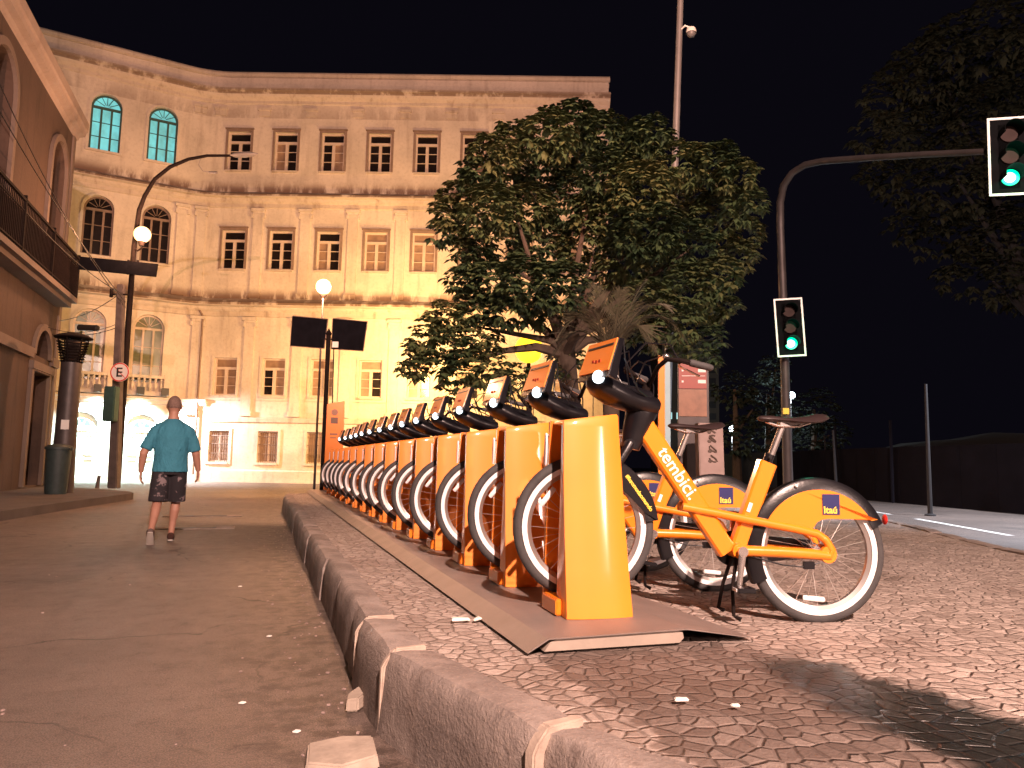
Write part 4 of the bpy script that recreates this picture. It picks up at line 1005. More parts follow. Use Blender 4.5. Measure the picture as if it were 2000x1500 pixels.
    mb.tube([(.05, 0, 1.10), (.16, 0, 1.06), (.30, 0, 1.03)], [.05, .052, .058], 14, flat=((0, 1, 0), 1.2))
    ca = link('front_carrier', mb, 'black', o)
    # panel: front (towards -x), leaning, with dark side cheeks
    yb, yt = .150, .142; Fb, Ft = V((.018, 0, 1.150)), V((.072, 0, 1.305))
    ln = (Ft-Fb).normalized(); pn_ = V((-ln.z, 0, ln.x))
    mb = MB(); poly = [(-yb, 0), (yb, 0), (yt, .165), (-yt, .165)]
    mb.prism(poly, Fb+pn_*.006, (0, 1, 0), ln, pn_, .006); fp = link('front_panel', mb, 'orange', ca, smooth=False, bevel=.0015)
    mb = MB(); mb.box(Fb+ln*.135+pn_*.0095, (.004, .25, .010), Matrix.Rotation(-math.atan2(ln.x, ln.z)*-1, 3, 'Y')); link('strap', mb, 'black', fp)
    mb = MB()
    for k, (yy, zz) in enumerate(((-.035, .055), (-.005, .052), (.03, .058))): mb.box(Fb+ln*zz+pn_*.0098+V((0, yy, 0)), (.002, .020, .018+.006*(k % 2)))
    link('printed_mark', mb, 'redmark', fp)
    mb = MB()
    for s in (-1, 1):
        q = [Fb+V((.0, s*yb, -.02)), Ft+V((0, s*yt, .002)), Ft+V((.028, s*yt*.95, .0)), Fb+V((.040, s*yb*.95, -.04))]
        mb.hexa([p-V((0, .004, 0)) for p in q]+[p+V((0, .004, 0)) for p in q])
        mb.tube([Ft+V((.026, s*yt*.95, .0)), Ft+V((.036, s*yt*.93, -.09)), V((.14, s*.12, 1.16)), V((.20, s*.10, 1.07)), V((.30, s*.06, 1.03))], .0045, 6)
    mb.prism([(-yb, -.03), (yb, -.03), (yt, .167), (-yt, .167)], Fb-pn_*.002, (0, 1, 0), ln, pn_, .008)
    link('panel_backing', mb, 'black', ca, smooth=False)
    mb = MB(); mb.sphere((.012, -.055, 1.128), .034, 16, 12, (.75, 1.15, .95)); link('headlight', mb, 'headlamp', ca)
    # handlebar: rises behind the carrier and sweeps back to both grips
    mb = MB()
    mb.tube([(.290, 0, 1.0), (.300, 0, 1.07), (.31, 0, 1.11)], .020, 10)
    for s in (-1, 1): mb.tube([(.31, 0, 1.11), (.305, s*.05, 1.13), (.295, s*.12, 1.185), (.30, s*.19, 1.215), (.335, s*.245, 1.205), (.42, s*.275, 1.185), (.475, s*.28, 1.175)], .0115, 8)
    hb = link('handlebar', mb, 'darkmetal', o)
    for s in (-1, 1):
        mb = MB(); mb.tube([(.375, s*.262, 1.196), (.38, s*.264, 1.195), (.475, s*.281, 1.176), (.485, s*.282, 1.174)], [.013, .0175, .0165, .012], 10); link('grip', mb, 'rubber', hb)
        mb = MB(); mb.tube([(.345, s*.225, 1.195), (.36, s*.20, 1.185), (.41, s*.205, 1.165), (.455, s*.225, 1.14)], [.007, .006, .006, .008], 6, flat=((0, 0, 1), .6)); link('brake_lever', mb, 'chrome', hb)
    mb = MB()
    mb.tube([(.35, -.22, 1.20), (.33, -.17, 1.29), (.24, -.10, 1.30), (.16, -.05, 1.20), (.20, -.02, 1.08), (.27, 0, 1.02)], .004, 6)
    mb.tube([(.35, .22, 1.20), (.30, .16, 1.30), (.21, .10, 1.27), (.17, .05, 1.16), (.22, .02, 1.05), (.27, .01, .98)], .004, 6)
    mb.tube([(.36, -.24, 1.20), (.36, -.13, 1.26), (.28, -.03, 1.22), (.25, 0, 1.12), (.28, .01, 1.02)], .004, 6)
    mb.tube([(.33, .20, 1.215), (.31, .08, 1.24), (.30, -.04, 1.20), (.315, -.05, 1.10), (.33, -.02, .96)], .004, 6)
    link('brake_cable', mb, 'black', hb)
    mb = MB(); mb.sphere((.31, -.165, 1.232), .018, 12, 8, (1, 1, .8)); link('bell', mb, 'chrome', hb)
    for q_ in (ca, hb): q_.matrix_local = Matrix.Translation((.29, 0, 0)) @ Matrix.Rotation(R(17), 4, 'Z') @ Matrix.Translation((-.29, 0, 0))
    # crank, pedals, chain case, kickstand
    mb = MB()
    def arm(s, a):
        t = R(a); e = V((.745+.165*math.cos(t), s*.088, .325+.165*math.sin(t))); b_ = V((.745, s*.080, .325)); mb.tube([b_, b_.lerp(e, .5), e], [.021, .015, .013], 10, flat=((0, 1, 0), .55)); return e
    e1 = arm(-1, 262); e2 = arm(1, 82); mb.tube([(.745, -.088, .325), (.745, .088, .325)], .016, 12); mb.disc((.745, -.086, .325), (0, 1, 0), .024, .01, 16)
    ck = link('crank', mb, 'chrome', o)
    for s, e in ((-1, e1), (1, e2)):
        mb = MB(); mb.box(e+V((0, s*.060, 0)), (.085, .085, .022)); pd = link('pedal', mb, 'black', ck, bevel=.004)
        mb = MB(); mb.box(e+V((-.044, s*.060, 0)), (.004, .05, .014)); mb.box(e+V((.044, s*.060, 0)), (.004, .05, .014)); link('pedal_reflector', mb, 'reflect', pd)
    mb = MB(); mb.disc((.745, .060, .325), (0, 1, 0), .085, .014, 28); mb.prism([(0, .075), (.40, .045), (.43, 0), (.40, -.045), (0, -.075)], (.745, .062, .325), (1, 0, 0), (0, 0, 1), (0, 1, 0), .018); link('chain_case', mb, 'black', o)
    mb = MB()
    for s in (-1, 1): mb.tube([(.735, s*.03, .29), (.70, s*.06, .16), (.69, s*.10, .035), (.72, s*.115, .02)], [.010, .009, .009, .011], 8)
    link('kickstand', mb, 'darkmetal', o)
    mb = MB(); mb.tube([(.80, -.045, .300), (.95, -.058, .262), (1.06, -.062, .255), (1.13, -.060, .275)], .004, 5); mb.box((1.075, -.060, .262), (.05, .02, .035)); link('hub_cable', mb, 'black', o)
    return o
bk0 = make_bike()
random.seed(5)
for i in range(ND):
    b = bk0 if i == 0 else copy_tree(bk0)
    j = (i > 0)
    b.location = (1.475+random.uniform(-.012, .012)*j, 3.285+SP*i+random.uniform(-.015, .015)*j, S); b.rotation_euler = (0, 0, R(-14.1+random.uniform(-1.5, 1.5)*j))
    if i > 0:
        for ch in kids(b):
            if ch.name.startswith('crank'): ch.matrix_local = Matrix.Translation((.745, 0, .325)) @ Matrix.Rotation(R(random.uniform(0, 360)), 4, 'Y') @ Matrix.Translation((-.745, 0, -.325))
            if ch.name.startswith('handlebar'): ch.matrix_local = Matrix.Translation((.29, 0, 0)) @ Matrix.Rotation(R(17+random.uniform(-4, 4)), 4, 'Z') @ Matrix.Translation((-.29, 0, 0))
    b['label'] = ('nearest orange shared bicycle, its full frame and rear wheel in clear view' if i == 0 else '%s orange shared bicycle counted from the near end of the dock row' % ordn[i])
# totem at the far end
q = P(655, 900, 17.3); q = V((1.53, 16.75, S+.055))
tm = empty('station_totem', q, R(-8), 'tall orange payment totem at the far end of the dock row', 'totem')
mb = MB(); H = 1.92
vs = [V((x, y, z)) for z, k in ((0, 1), (H, 1)) for x, y in ((-.19, -.07), (.19, -.07), (.19, .07), (-.19, .07))]
for v in vs[4:]: v.z += v.x*.22
mb.hexa(vs); link('totem_body', mb, 'orange', tm, bevel=.012)
mb = MB(); mb.box((-.02, -.073, 1.52), (.15, .006, .13)); link('totem_screen', mb, 'framedark', tm)
mb = MB(); mb.disc((-.02, -.074, 1.70), (0, 1, 0), .07, .006, 20); mb.box((-.02, -.075, 1.22), (.16, .004, .035)); mb.box((-.03, -.075, 1.14), (.12, .004, .02)); link('totem_mark', mb, 'tanpanel', tm)

# ================================================================== TREES
def leaves(mb, c, n, size, rnd, nleaf=7):
    for _ in range(nleaf):
        a = rnd.uniform(0, 2*math.pi); t = V((math.cos(a), math.sin(a), 0))
        n2 = (n*.55+t).normalized(); L = size*rnd.uniform(.75, 1.25); w_ = L*rnd.uniform(.20, .27)
        side = n2.cross(V((0, 0, 1))); side = side.normalized() if side.length > .05 else V((1, 0, 0))
        mid = c+n2*L*.5+V((0, 0, -.04*L)); tip = c+n2*L*.92+V((0, 0, -.42*L)); base = c+n2*L*.06
        mb.cur = rnd.choice(mb.pal)
        mb.add([base, mid+side*w_+V((0, 0, -.05*L)), mid, mid-side*w_+V((0, 0, -.05*L)), tip], [(0, 1, 2), (0, 2, 3), (1, 4, 2), (2, 4, 3)])
def crown(name, blobs, per, size, parent, matl, seed=1, nleaf=7, depth_k=1.0, yaw_jit=True):
    rnd = random.Random(seed); mb = MB()
    for c, r in blobs:
        tone = rnd.random()
        mb.pal = [0, 0, 1] if tone < .4 else ([1, 1, 0] if tone < .7 else [2, 0, 2])
        for _ in range(max(4, int(per*(r/.5)**2))):
            d = V((rnd.gauss(0, 1), rnd.gauss(0, 1), rnd.gauss(0, 1)+.35)).normalized(); rr = r*(rnd.uniform(.78, 1.0) if rnd.random() < .8 else rnd.uniform(.3, 1.15))
            p = c+V((d.x*rr, d.y*rr*depth_k, d.z*rr*.85))
            leaves(mb, p, d, size, rnd, nleaf)
    me = bpy.data.meshes.new(name); me.from_pydata(mb.v, [], mb.f); me.update()
    for k in matl: me.materials.append(mats[k])
    me.polygons.foreach_set('material_index', mb.mi)
    o = bpy.data.objects.new(name, me); col.objects.link(o)
    if parent: o.parent = parent; o.matrix_parent_inverse = Matrix.Translation(-parent.location)
    return o
TZ = 13.0
px = [(1118, 232, 42), (1070, 262, 50), (1005, 275, 45), (965, 300, 42), (938, 345, 40), (1170, 262, 52), (1125, 300, 60), (1060, 325, 60), (1000, 350, 55), (1268, 262, 40), (1245, 300, 48), (1330, 320, 50), (1400, 315, 42), (1440, 345, 40), (1452, 400, 38), (1455, 455, 36), (1440, 500, 38), (1400, 420, 55), (1330, 400, 60), (1250, 370, 60), (1190, 340, 55), (900, 385, 40), (870, 415, 32), (862, 455, 26), (910, 440, 42), (960, 410, 52), (1030, 410, 60), (1110, 390, 62), (1180, 420, 62), (1260, 450, 62), (1340, 480, 58), (1400, 540, 44), (1420, 600, 26), (1385, 600, 36), (1385, 660, 30), (1350, 560, 52), (1300, 530, 58), (1220, 510, 60), (1140, 480, 62), (1060, 480, 60), (980, 480, 55), (920, 500, 38), (905, 545, 34), (960, 550, 50), (1030, 550, 56), (1100, 560, 56), (1180, 575, 50), (1260, 590, 48), (1320, 625, 46), (1340, 680, 34), (1290, 655, 38), (930, 600, 42), (870, 620, 38), (835, 655, 36), (808, 690, 28), (800, 725, 22), (880, 680, 44), (840, 715, 34), (935, 660, 48), (950, 715, 44), (900, 735, 34), (872, 765, 20), (995, 600, 42), (1060, 610, 34), (1120, 625, 38), (1010, 740, 30), (975, 760, 24), (1075, 735, 26), (1110, 690, 34), (1240, 640, 36), (1380, 700, 22)]
rnd = random.Random(4); blobs = []
for x, y, r in px:
    dz = rnd.uniform(-1.3, 1.3)*(1.0 if 950 < x < 1400 else .55)
    blobs.append((P(x, y, TZ+dz), r/FPX*TZ*1.02))
tb_ = V((5.25, 12.3, S)); tr = empty('plaza_tree', tb_, 0, 'broad leafy green tree on the plaza behind the bicycle row', 'tree')
crown('crown', blobs, 150, .155, tr, ['leafA', 'leafB', 'leafC'], 2)
mb = MB(); mb.tube([V((0, 0, -.02)), V((.05, 0, 1.0)), V((.0, .05, 2.0)), V((-.1, 0, 2.8))], [.26, .19, .17, .16], 12)
for k in (5, 8, 12, 18, 24, 28, 33, 41, 47, 52, 57, 3, 14):
    e = (blobs[k][0]-tb_).lerp(V((-.1, 0, 2.7)), .25); s_ = V((-.1, 0, 2.7)); m1 = s_.lerp(e, .45)+V((rnd.uniform(-.3, .3), rnd.uniform(-.3, .3), rnd.uniform(-.1, .5)))
    mb.tube([s_, s_.lerp(m1, .5)+V((0, 0, .1)), m1, m1.lerp(e, .6), e], [.11, .08, .055, .035, .012], 7)
link('trunk', mb, 'bark', tr)
# palm in front of it
pb_ = P(1195, 770, 10.2); pb_.z = S
pm = empty('small_palm', pb_, 0, 'small brownish palm with arching fronds behind the handlebars', 'palm')
top = P(1192, 705, 10.2)-pb_
mb = MB(); mb.tube([(0, 0, -.02), (0, 0, top.z*.5), top], [.13, .11, .12], 12); link('trunk', mb, 'bark', pm)
fr_ = MB(); rnd = random.Random(8)
def frond(tip, lift, sag, wdt=.20):
    a = top; b = V(tip)-pb_; prev = None; n = 16; pts = []
    for i in range(n+1):
        t = i/n; pts.append(a.lerp(b, t)+V((0, 0, lift*4*t*(1-t)-sag*t*t)))
    fr_.tube(pts, [.02*(1-.8*i/n) for i in range(n+1)], 5)
    for i in range(2, n+1):
        for sub in (0, .33, .66):
            if i+sub > n: continue
            j = min(n-1, i-1); p = pts[i-1].lerp(pts[i], sub); d = (pts[i]-pts[i-1]).normalized(); sd = d.cross(V((0, 0, 1))); sd = sd.normalized() if sd.length > .01 else ax
            t = i/n; L = wdt*(math.sin(math.pi*min(1, t*.85+.15))**.6)*rnd.uniform(.8, 1.15)
            for s in (-1, 1):
                dirv = (sd*s*.55+d*.95+V((0, 0, -.18+rnd.uniform(-.12, .12)))).normalized(); tip_ = p+dirv*L*1.6; mid = p+dirv*L*.7+V((0, 0, .02)); nn = d*.009
                fr_.add([p-nn*.4, mid+nn, tip_, mid-nn, p+nn*.4], [(0, 3, 2, 1, 4)])
for x, y, d, lift, sag in ((1130, 590, 10.4, .15, 0), (1165, 555, 10.6, .1, 0), (1215, 560, 9.8, .05, 0), (1262, 545, 10.2, .12, 0), (1310, 600, 9.8, .35, .05), (1345, 660, 10.4, .5, .1), (1085, 660, 10.0, .45, .05), (1110, 625, 10.9, .3, 0), (1240, 590, 11.0, .15, 0), (1150, 600, 9.6, .15, 0), (1290, 690, 9.4, .45, .1), (1060, 720, 10.6, .5, .1)):
    frond(P(x, y, d), lift, sag, .26)
link('fronds', fr_, 'palm', pm, smooth=False)
# big dark tree beyond the signals, upper right
bb = V((33, 22, 0)); bt = empty('dark_tree', bb, 0, 'huge dim tree in darkness behind the overhead traffic light', 'tree')
rnd = random.Random(9); blobs = []
for x, y, r in ((1760, 180, 70), (1830, 130, 80), (1910, 90, 90), (1980, 130, 90), (1720, 260, 45), (1780, 270, 70), (1860, 240, 80), (1950, 240, 90), (1720, 340, 40), (1790, 360, 65), (1870, 350, 75), (1960, 360, 80), (1770, 440, 40), (1830, 450, 60), (1910, 450, 70), (1985, 460, 70), (1880, 530, 45), (1940, 550, 55), (2010, 560, 60), (2060, 300, 100), (2080, 450, 90), (2060, 150, 100)):
    blobs.append((P(x, y, 26+rnd.uniform(-2.5, 2.5)), r/FPX*26))
bb2 = P(2080, 900, 26); bb2.z = 0; bt.location = bb2
crown('crown', blobs, 15, .33, bt, ['darkleaf', 'darkleaf', 'darkleaf'], 12, 6)
mb = MB(); mb.tube([(0, 0, -.05), (.1, 0, 4), P(2040, 420, 26)-bb2], [.5, .4, .25], 10)
for k in (1, 6, 10, 14, 17): e = blobs[k][0]-bb2; mb.tube([V((.1, 0, 4)), V((.1, 0, 4)).lerp(e, .5)+V((0, 0, .8)), e], [.25, .14, .03], 7)
link('trunk', mb, 'dimpole', bt)
# lamplit trees far away between the poles
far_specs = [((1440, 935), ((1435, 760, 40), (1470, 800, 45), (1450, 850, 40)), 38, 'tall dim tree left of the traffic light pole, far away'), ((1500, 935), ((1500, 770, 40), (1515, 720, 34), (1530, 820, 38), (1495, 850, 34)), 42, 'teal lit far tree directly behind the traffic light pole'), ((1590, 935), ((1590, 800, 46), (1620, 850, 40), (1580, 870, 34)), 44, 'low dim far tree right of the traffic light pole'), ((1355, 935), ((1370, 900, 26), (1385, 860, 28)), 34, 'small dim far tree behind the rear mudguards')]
for k, (bp, bl_, dd, lab) in enumerate(far_specs):
    q = P(bp[0], bp[1], dd); q.z = 0; t_ = empty('far_tree', q, 0, lab, 'tree', 'far trees beyond the avenue')
    bs = [(P(x, y, dd+rnd.uniform(-1, 1)), r/FPX*dd) for x, y, r in bl_]
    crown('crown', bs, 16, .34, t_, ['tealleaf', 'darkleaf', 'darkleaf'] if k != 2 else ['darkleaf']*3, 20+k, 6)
    mb = MB(); mb.tube([V((0, 0, -.05)), bs[0][0]-q], [.28, .08], 8); [mb.tube([(bs[0][0]-q)*.55, e[0]-q], [.12, .04], 6) for e in bs[1:]]; link('trunk', mb, 'bark', t_)

# ================================================================== RIGHT SIDE
def signal(c, rz, sc, lab, aimtilt=0, arrow=False):
    o = empty('traffic_light', c, rz, lab, 'traffic light', 'green traffic lights on the curved pole'); k = sc
    o.rotation_euler = (0, R(aimtilt), rz)
    mb = MB(); mb.box((0, .03, 0), (.44*k, .02, .96*k)); link('backplate', mb, 'housing', o, bevel=.01)
    mb = MB(); w_, h_ = .455*k/2, .975*k/2
    for s in (-1, 1): mb.box((s*(w_-.014), .012, 0), (.028, .008, 2*h_-.058)); mb.box((0, .012, s*(h_-.014)), (2*w_, .008, .028))
    link('reflective_border', mb, 'border', o, smooth=False)
    mb = MB(); mb.box((0, .10, 0), (.26*k, .16, .84*k)); link('signal_housing', mb, 'housing', o, bevel=.02)
    for i, z in enumerate((.27*k, 0, -.27*k)):
        mb = MB(); mb.disc((0, .005, z), (0, 1, 0), .098*k, .02, 24)
        ln_ = link('signal_lens', mb, 'green_on' if i == 2 else 'lens', o)
        if i == 2: ln_['label'] = 'lit green lens'; mb = MB(); mb.disc((-.01, -.010, z-.005), (0, 1, 0), .062*k, .008, 20); link('lamp_core', mb, 'green_core', ln_)
        mb = MB(); mb.ring((0, -.09, z), (0, 1, 0), .104*k, [(0, -.10), (.006, -.10), (.006, .10), (0, .10)], 22, -20, 200); link('signal_visor', mb, 'housing', ln_)
    light('signal_glow', 'POINT', (0, -.32, -.27*k), 5, (0, 1, .5), .06, parent=o)
    return o
base = P(1541, 1000, 12.4); base.z = S
tp_ = empty('signal_pole', base, 0, 'tall grey curved pole carrying both traffic lights over the avenue', 'traffic light pole')
pts = [base, P(1535, 800, 12.4), P(1530, 600, 12.4), P(1524, 440, 12.4), P(1524, 395, 12.35), P(1531, 362, 12.2), P(1547, 338, 12.0), P(1572, 322, 11.8), P(1605, 315, 11.5), P(1700, 308, 10.6), P(1800, 302, 9.9), P(1925, 296, 9.1)]
mb = MB(); mb.tube(rel(tp_, pts), [.085, .075, .068, .062, .06, .058, .055, .053, .05, .046, .042, .038], 12); link('pole', mb, 'polemetal', tp_)
mb = MB(); c = P(1535, 803, 12.3)-base; mb.box(c, (.10, .02, .10), Matrix.Rotation(-YAW, 3, 'Z')); ys = link('pole_sticker', mb, 'yellow', tp_); ys['label'] = 'small yellow sticker'
mb = MB(); mb.disc((P(1500, 930, 12.3)-base), ay, .01, .01, 8)
signal(P(1543, 639, 12.2), -YAW-R(8), 1.0, 'green traffic light with white border on the upright pole', -3)
signal(P(1972, 304, 8.9), -YAW-R(14), 1.0, 'green traffic light hanging at the end of the pole arm', 1)
# camera mast
base = V((8.0, 13.6, S)); ms = empty('camera_mast', base, 0, 'tall slim mast with a dome camera rising out of the tree', 'mast')
q1 = P(1320, 270, 16); q2 = P(1331, -60, 16); dirm = (q2-q1).normalized(); lo = q1-dirm*((q1.z-S)/dirm.z); ms.location = lo
mb = MB(); mb.tube([V((0, 0, 0)), q1-lo, q2-lo], [.10, .075, .065], 12); link('mast_tube', mb, 'mast', ms)
mb = MB(); a = P(1326, 62, 16)-lo; b = P(1338, 50, 15.9)-lo; c = P(1350, 62, 15.9)-lo; mb.tube([a, b, c+V((0, 0, .08))], .022, 7); mb.lathe(c, [(0, .08), (.09, .07), (.11, .0), (.11, -.03)], 16); cb_ = link('camera_housing', mb, 'signwhite', ms)
mb = MB(); mb.sphere(c+V((0, 0, -.03)), .095, 14, 10); link('camera_dome', mb, 'mast', cb_)
# small unlit floodlight in the tree
# hoarding along the avenue
hd = empty('hoarding', (18.5, 16, 0), 0, 'long dark hoarding wall along the far side of the avenue', 'fence')
mb = MB()
ln_pts = [(16.6, 6.0), (17.7, 12.9), (19.3, 19.6), (24, 34), (28, 46)]
for a, b in zip(ln_pts[:-1], ln_pts[1:]):
    n = int((V(b)-V(a)).length/1.2)
    for i in range(n):
        p0 = V(a).lerp(V(b), i/n); p1 = V(a).lerp(V(b), (i+1)/n-.01/n); h = 1.75; d = (p1-p0).normalized(); nn = V((-d.y, d.x))*.02
        vs = [V((p0.x-18.5-nn.x, p0.y-16-nn.y, 0)), V((p1.x-18.5-nn.x, p1.y-16-nn.y, 0)), V((p1.x-18.5+nn.x, p1.y-16+nn.y, 0)), V((p0.x-18.5+nn.x, p0.y-16+nn.y, 0))]
        mb.cur = 1 if p0.y > 27 else 0
        mb.hexa(vs+[v+V((0, 0, h)) for v in vs])
link('hoarding_boards', mb, None, hd, smooth=False, mats_list=['hoard', 'hoardpale'])
mb = MB()
for x, y in ((17.55, 12.9), (18.9, 18.5), (19.8, 21.9)): mb.tube([(x-18.5, y-16, 0), (x-18.5, y-16, 2.6)], .05, 6)
link('hoarding_post', mb, 'hoard', hd)
for bx, ytop, d, lab in ((1808, 750, 17.0, 'thin dark pole standing before the hoarding, under the dim tree'), (1627, 840, 24, 'short thin dark pole near the pale end of the hoarding'), (1610, 850, 33, 'far thin pole left of the short dark pole')):
    q = P(bx+8, 985, d); q.z = 0; tpq = P(bx, ytop, d); o = empty('thin_pole', q, 0, lab, 'pole'); mb = MB(); mb.tube([V((0, 0, 0)), tpq-q], [.055, .03], 8); mb.lathe((0, 0, 0), [(.12, 0), (.12, .03), (.06, .05)], 10); link('pole', mb, 'dimpole', o)
# earth mound behind the hoarding
bm = bmesh.new(); 
N = 24; vv = {}
for i in range(N+1):
    for j in range(N+1):
        x, y = 19.5+i*1.4, 4+j*1.7; r = math.hypot((x-34)/13, (y-22)/20); h = max(0, 1-r*r)*3.0+.12*math.sin(x*1.7)*math.cos(y*1.3)
        vv[i, j] = bm.verts.new((x, y, max(-.05, h-.1)))
for i in range(N):
    for j in range(N): bm.faces.new((vv[i, j], vv[i+1, j], vv[i+1, j+1], vv[i, j+1])).smooth = True
me = bpy.data.meshes.new('terrain_mound'); bm.to_mesh(me); bm.free(); mats['earth'] = M('dim earth', (.022, .017, .014), .95, 0, .35, .7, .8, 4); me.materials.append(mats['earth'])
o = bpy.data.objects.new('terrain_mound', me); col.objects.link(o); tag(o, 'low dark mound of earth beyond the avenue', 'mound', kind='structure')
# far cool lamps
for (x, y, d, lab, e) in ((1431, 838, 45, 'far white street lamp seen just above the second mudguard', 600), (1546, 772, 48, 'far white street lamp beside the traffic light pole', 600)):
    g = P(x, y, d); b_ = V((g.x, g.y, 0)); o = empty('far_street_lamp', b_, 0, lab, 'street lamp', 'far white street lamps')
    mb = MB(); mb.tube([(0, .1, 0), (0, .1, g.z)], [.07, .04], 8); link('post', mb, 'polemetal', o)
    mb = MB(); mb.sphere((0, 0, g.z), .22, 16, 10); link('lamp_globe', mb, 'coolbulb', o)
    light('lamp_light', 'POINT', V((0, -.6, g.z-.3)), e, (.75, .93, 1), .15, parent=o)
g = P(1361, 909, 30); o = empty('far_traffic_light', V((g.x, g.y, 0)), -YAW, 'tiny green far traffic light above the rear mudguards', 'traffic light')
mb = MB(); mb.tube([(0, .1, 0), (0, .1, g.z+.5)], .05, 8); mb.box((0, .06, g.z+.2), (.28, .14, .8)); link('signal_housing', mb, 'housing', o)
mb = MB(); mb.disc((0, -.02, g.z), (0, 1, 0), .10, .02, 16); link('signal_lens', mb, 'green_on', o)
# far office block
q = P(1350, 935, 70); q.z = 0; fb = empty('far_block', q, -YAW, 'distant grey block with dark windows behind the red map panel', 'building')
mb = MB(); mb.box((.0, 3, 6.6), (5.4, 6, 13.2)); link('wall', mb, 'farwall', fb, smooth=False)
for zi in range(11):
    for xi in range(5):
        mb = MB(); mb.box((-2.1+xi*1.05, -.02, 1.3+zi*1.12), (.62, .06, .62)); lit = zi == 4 and xi in (0, 1, 2)
        wn = link('window', mb, 'farlit' if lit else 'farwin', fb, smooth=False)
        if lit: wn['label'] = 'lit pale turquoise window'
# map totem (red panel)
q = P(1356, 1000, 9.6); q.z = S; mp = empty('map_totem', q, -YAW-R(6), 'upright panel with red and tan fields and white text rows under the tree', 'information sign')
zt, zb_ = P(1356, 705, 9.6).z-S, P(1356, 812, 9.6).z-S; zm_ = zt-.48*(zt-zb_)
mb = MB(); mb.box((0, .03, (zt-.02)/2+.0), (.40, .05, zt+.02)); link('totem_body', mb, 'polemetal', mp, bevel=.01)
mb = MB(); mb.box((-.01, -.0, (zt+zm_)/2), (.36, .012, zt-zm_)); p_ = link('red_panel', mb, 'redpanel', mp)
mb = MB()
for z in (zt-.10, zt-.245): mb.box((.11, -.008, z), (.10, .004, .045)); mb.box((-.14, -.008, z), (.025, .004, .025))
mb.box((.0, -.008, zt-.17), (.30, .004, .008)); link('text_rows', mb, 'signwhite', p_)
mb = MB(); mb.box((-.01, -.0, (zb_+zm_)/2-.005), (.36, .012, zm_-zb_-.01)); link('tan_panel', mb, 'tanpanel', mp)
# thin orange and pale blue post
q = P(1297, 1010, 8.6); q.z = S; pp = empty('banner_post', q, -YAW, 'slim orange and pale blue upright post right of the front bicycle handlebars', 'post')
zt = P(1305, 690, 8.6).z-S
mb = MB(); mb.box((-.03, 0, zt/2), (.075, .06, zt)); link('orange_face', mb, 'orange', pp, bevel=.004)
mb = MB(); mb.box((.042, .004, zt/2-.01), (.065, .05, zt-.02)); link('blue_face', mb, 'paleblue', pp, bevel=.004)
# scribbled box
q = P(1390, 1000, 9.0); q.z = S; sbx = empty('scribbled_pillar', q, -YAW, 'narrow pinkish pillar covered in brown scribbles behind the second saddle', 'pillar')
zt = P(1390, 826, 9.0).z-S
mb = MB(); vs = [V((x, y, 0)) for x, y in ((-.15, -.1), (.15, -.1), (.15, .1), (-.15, .1))]; mb.hexa(vs+[v+V((-.03, 0, zt)) for v in vs]); link('pillar_body', mb, 'pinkbox', sbx, bevel=.01)
mb = MB()
for k, z in enumerate((zt-.08, zt-.19, zt-.31, zt-.43)):
    c = V((-.03*z/zt+.02, -.106, z)); mb.tube([c+V((.05*math.cos(a*1.3+k)*(1-.06*a), 0, .04*math.sin(a+k))) for a in [i*.6 for i in range(11)]], .010, 5)
    mb.sphere(c+V((-.04, 0, -.03)), .026, 8, 6, (1, .15, .8))
link('scribbles', mb, 'scribble', sbx)

# ================================================================== LITTER AND STONES
def chunk(name, pts, z, h, mat, lab, cat, grp=None, seed=1):
    rnd = random.Random(seed); c = sum((V(p) for p in pts), V((0, 0)))/len(pts)
    o_ = V((c.x, c.y, z)); mb = MB(); lo_ = [V((p[0]-c.x, p[1]-c.y, 0)) for p in pts]; hi_ = [V((v.x*.92, v.y*.92, h*rnd.uniform(.7, 1.15))) for v in lo_]
    n = len(pts); mb.add(lo_+hi_, [tuple(range(n))[::-1], tuple(range(n, 2*n))]+[(i, (i+1) % n, n+(i+1) % n, n+i) for i in range(n)])
    ob = link(name, mb, mat, None, bevel=min(.006, h*.3)); ob.location = o_; tag(ob, lab, cat, grp); return ob
chunk('paving_slab', [(.185, 2.60), (.20, 2.77), (.33, 2.82), (.44, 2.78), (.43, 2.58), (.30, 2.55)], .003, .045, 'stone', 'flat pale broken slab on the asphalt at the bottom edge', 'slab', seed=3)
chunk('broken_stone', [(.38, 3.17), (.40, 3.27), (.46, 3.36), (.475, 3.24), (.43, 3.17)], .003, .05, 'stone', 'small tan broken stone in the gutter against the kerb', 'stone', seed=5)
chunk('paper_scrap', [(.86, 3.36), (.87, 3.41), (.955, 3.40), (.95, 3.36)], S, .012, 'paper', 'longer crumpled white paper scrap beside the steel platform', 'litter', 'white scraps on the pavement', 2)
chunk('paper_scrap', [(.955, 3.33), (.96, 3.36), (1.0, 3.41), (1.01, 3.37)], S, .014, 'paper', 'short white paper scrap touching the platform edge', 'litter', 'white scraps on the pavement', 4)
chunk('cigarette_end', [(1.245, 2.08), (1.25, 2.10), (1.295, 2.09), (1.292, 2.072)], S, .010, 'paper', 'white cigarette end on dark stones, the left of two', 'litter', 'white scraps on the pavement', 6)
chunk('cigarette_end', [(1.385, 1.99), (1.388, 2.006), (1.415, 1.995), (1.412, 1.98)], S, .010, 'paper', 'white cigarette end on dark stones, the right of two', 'litter', 'white scraps on the pavement', 7)
rnd = random.Random(31); deb = MB()
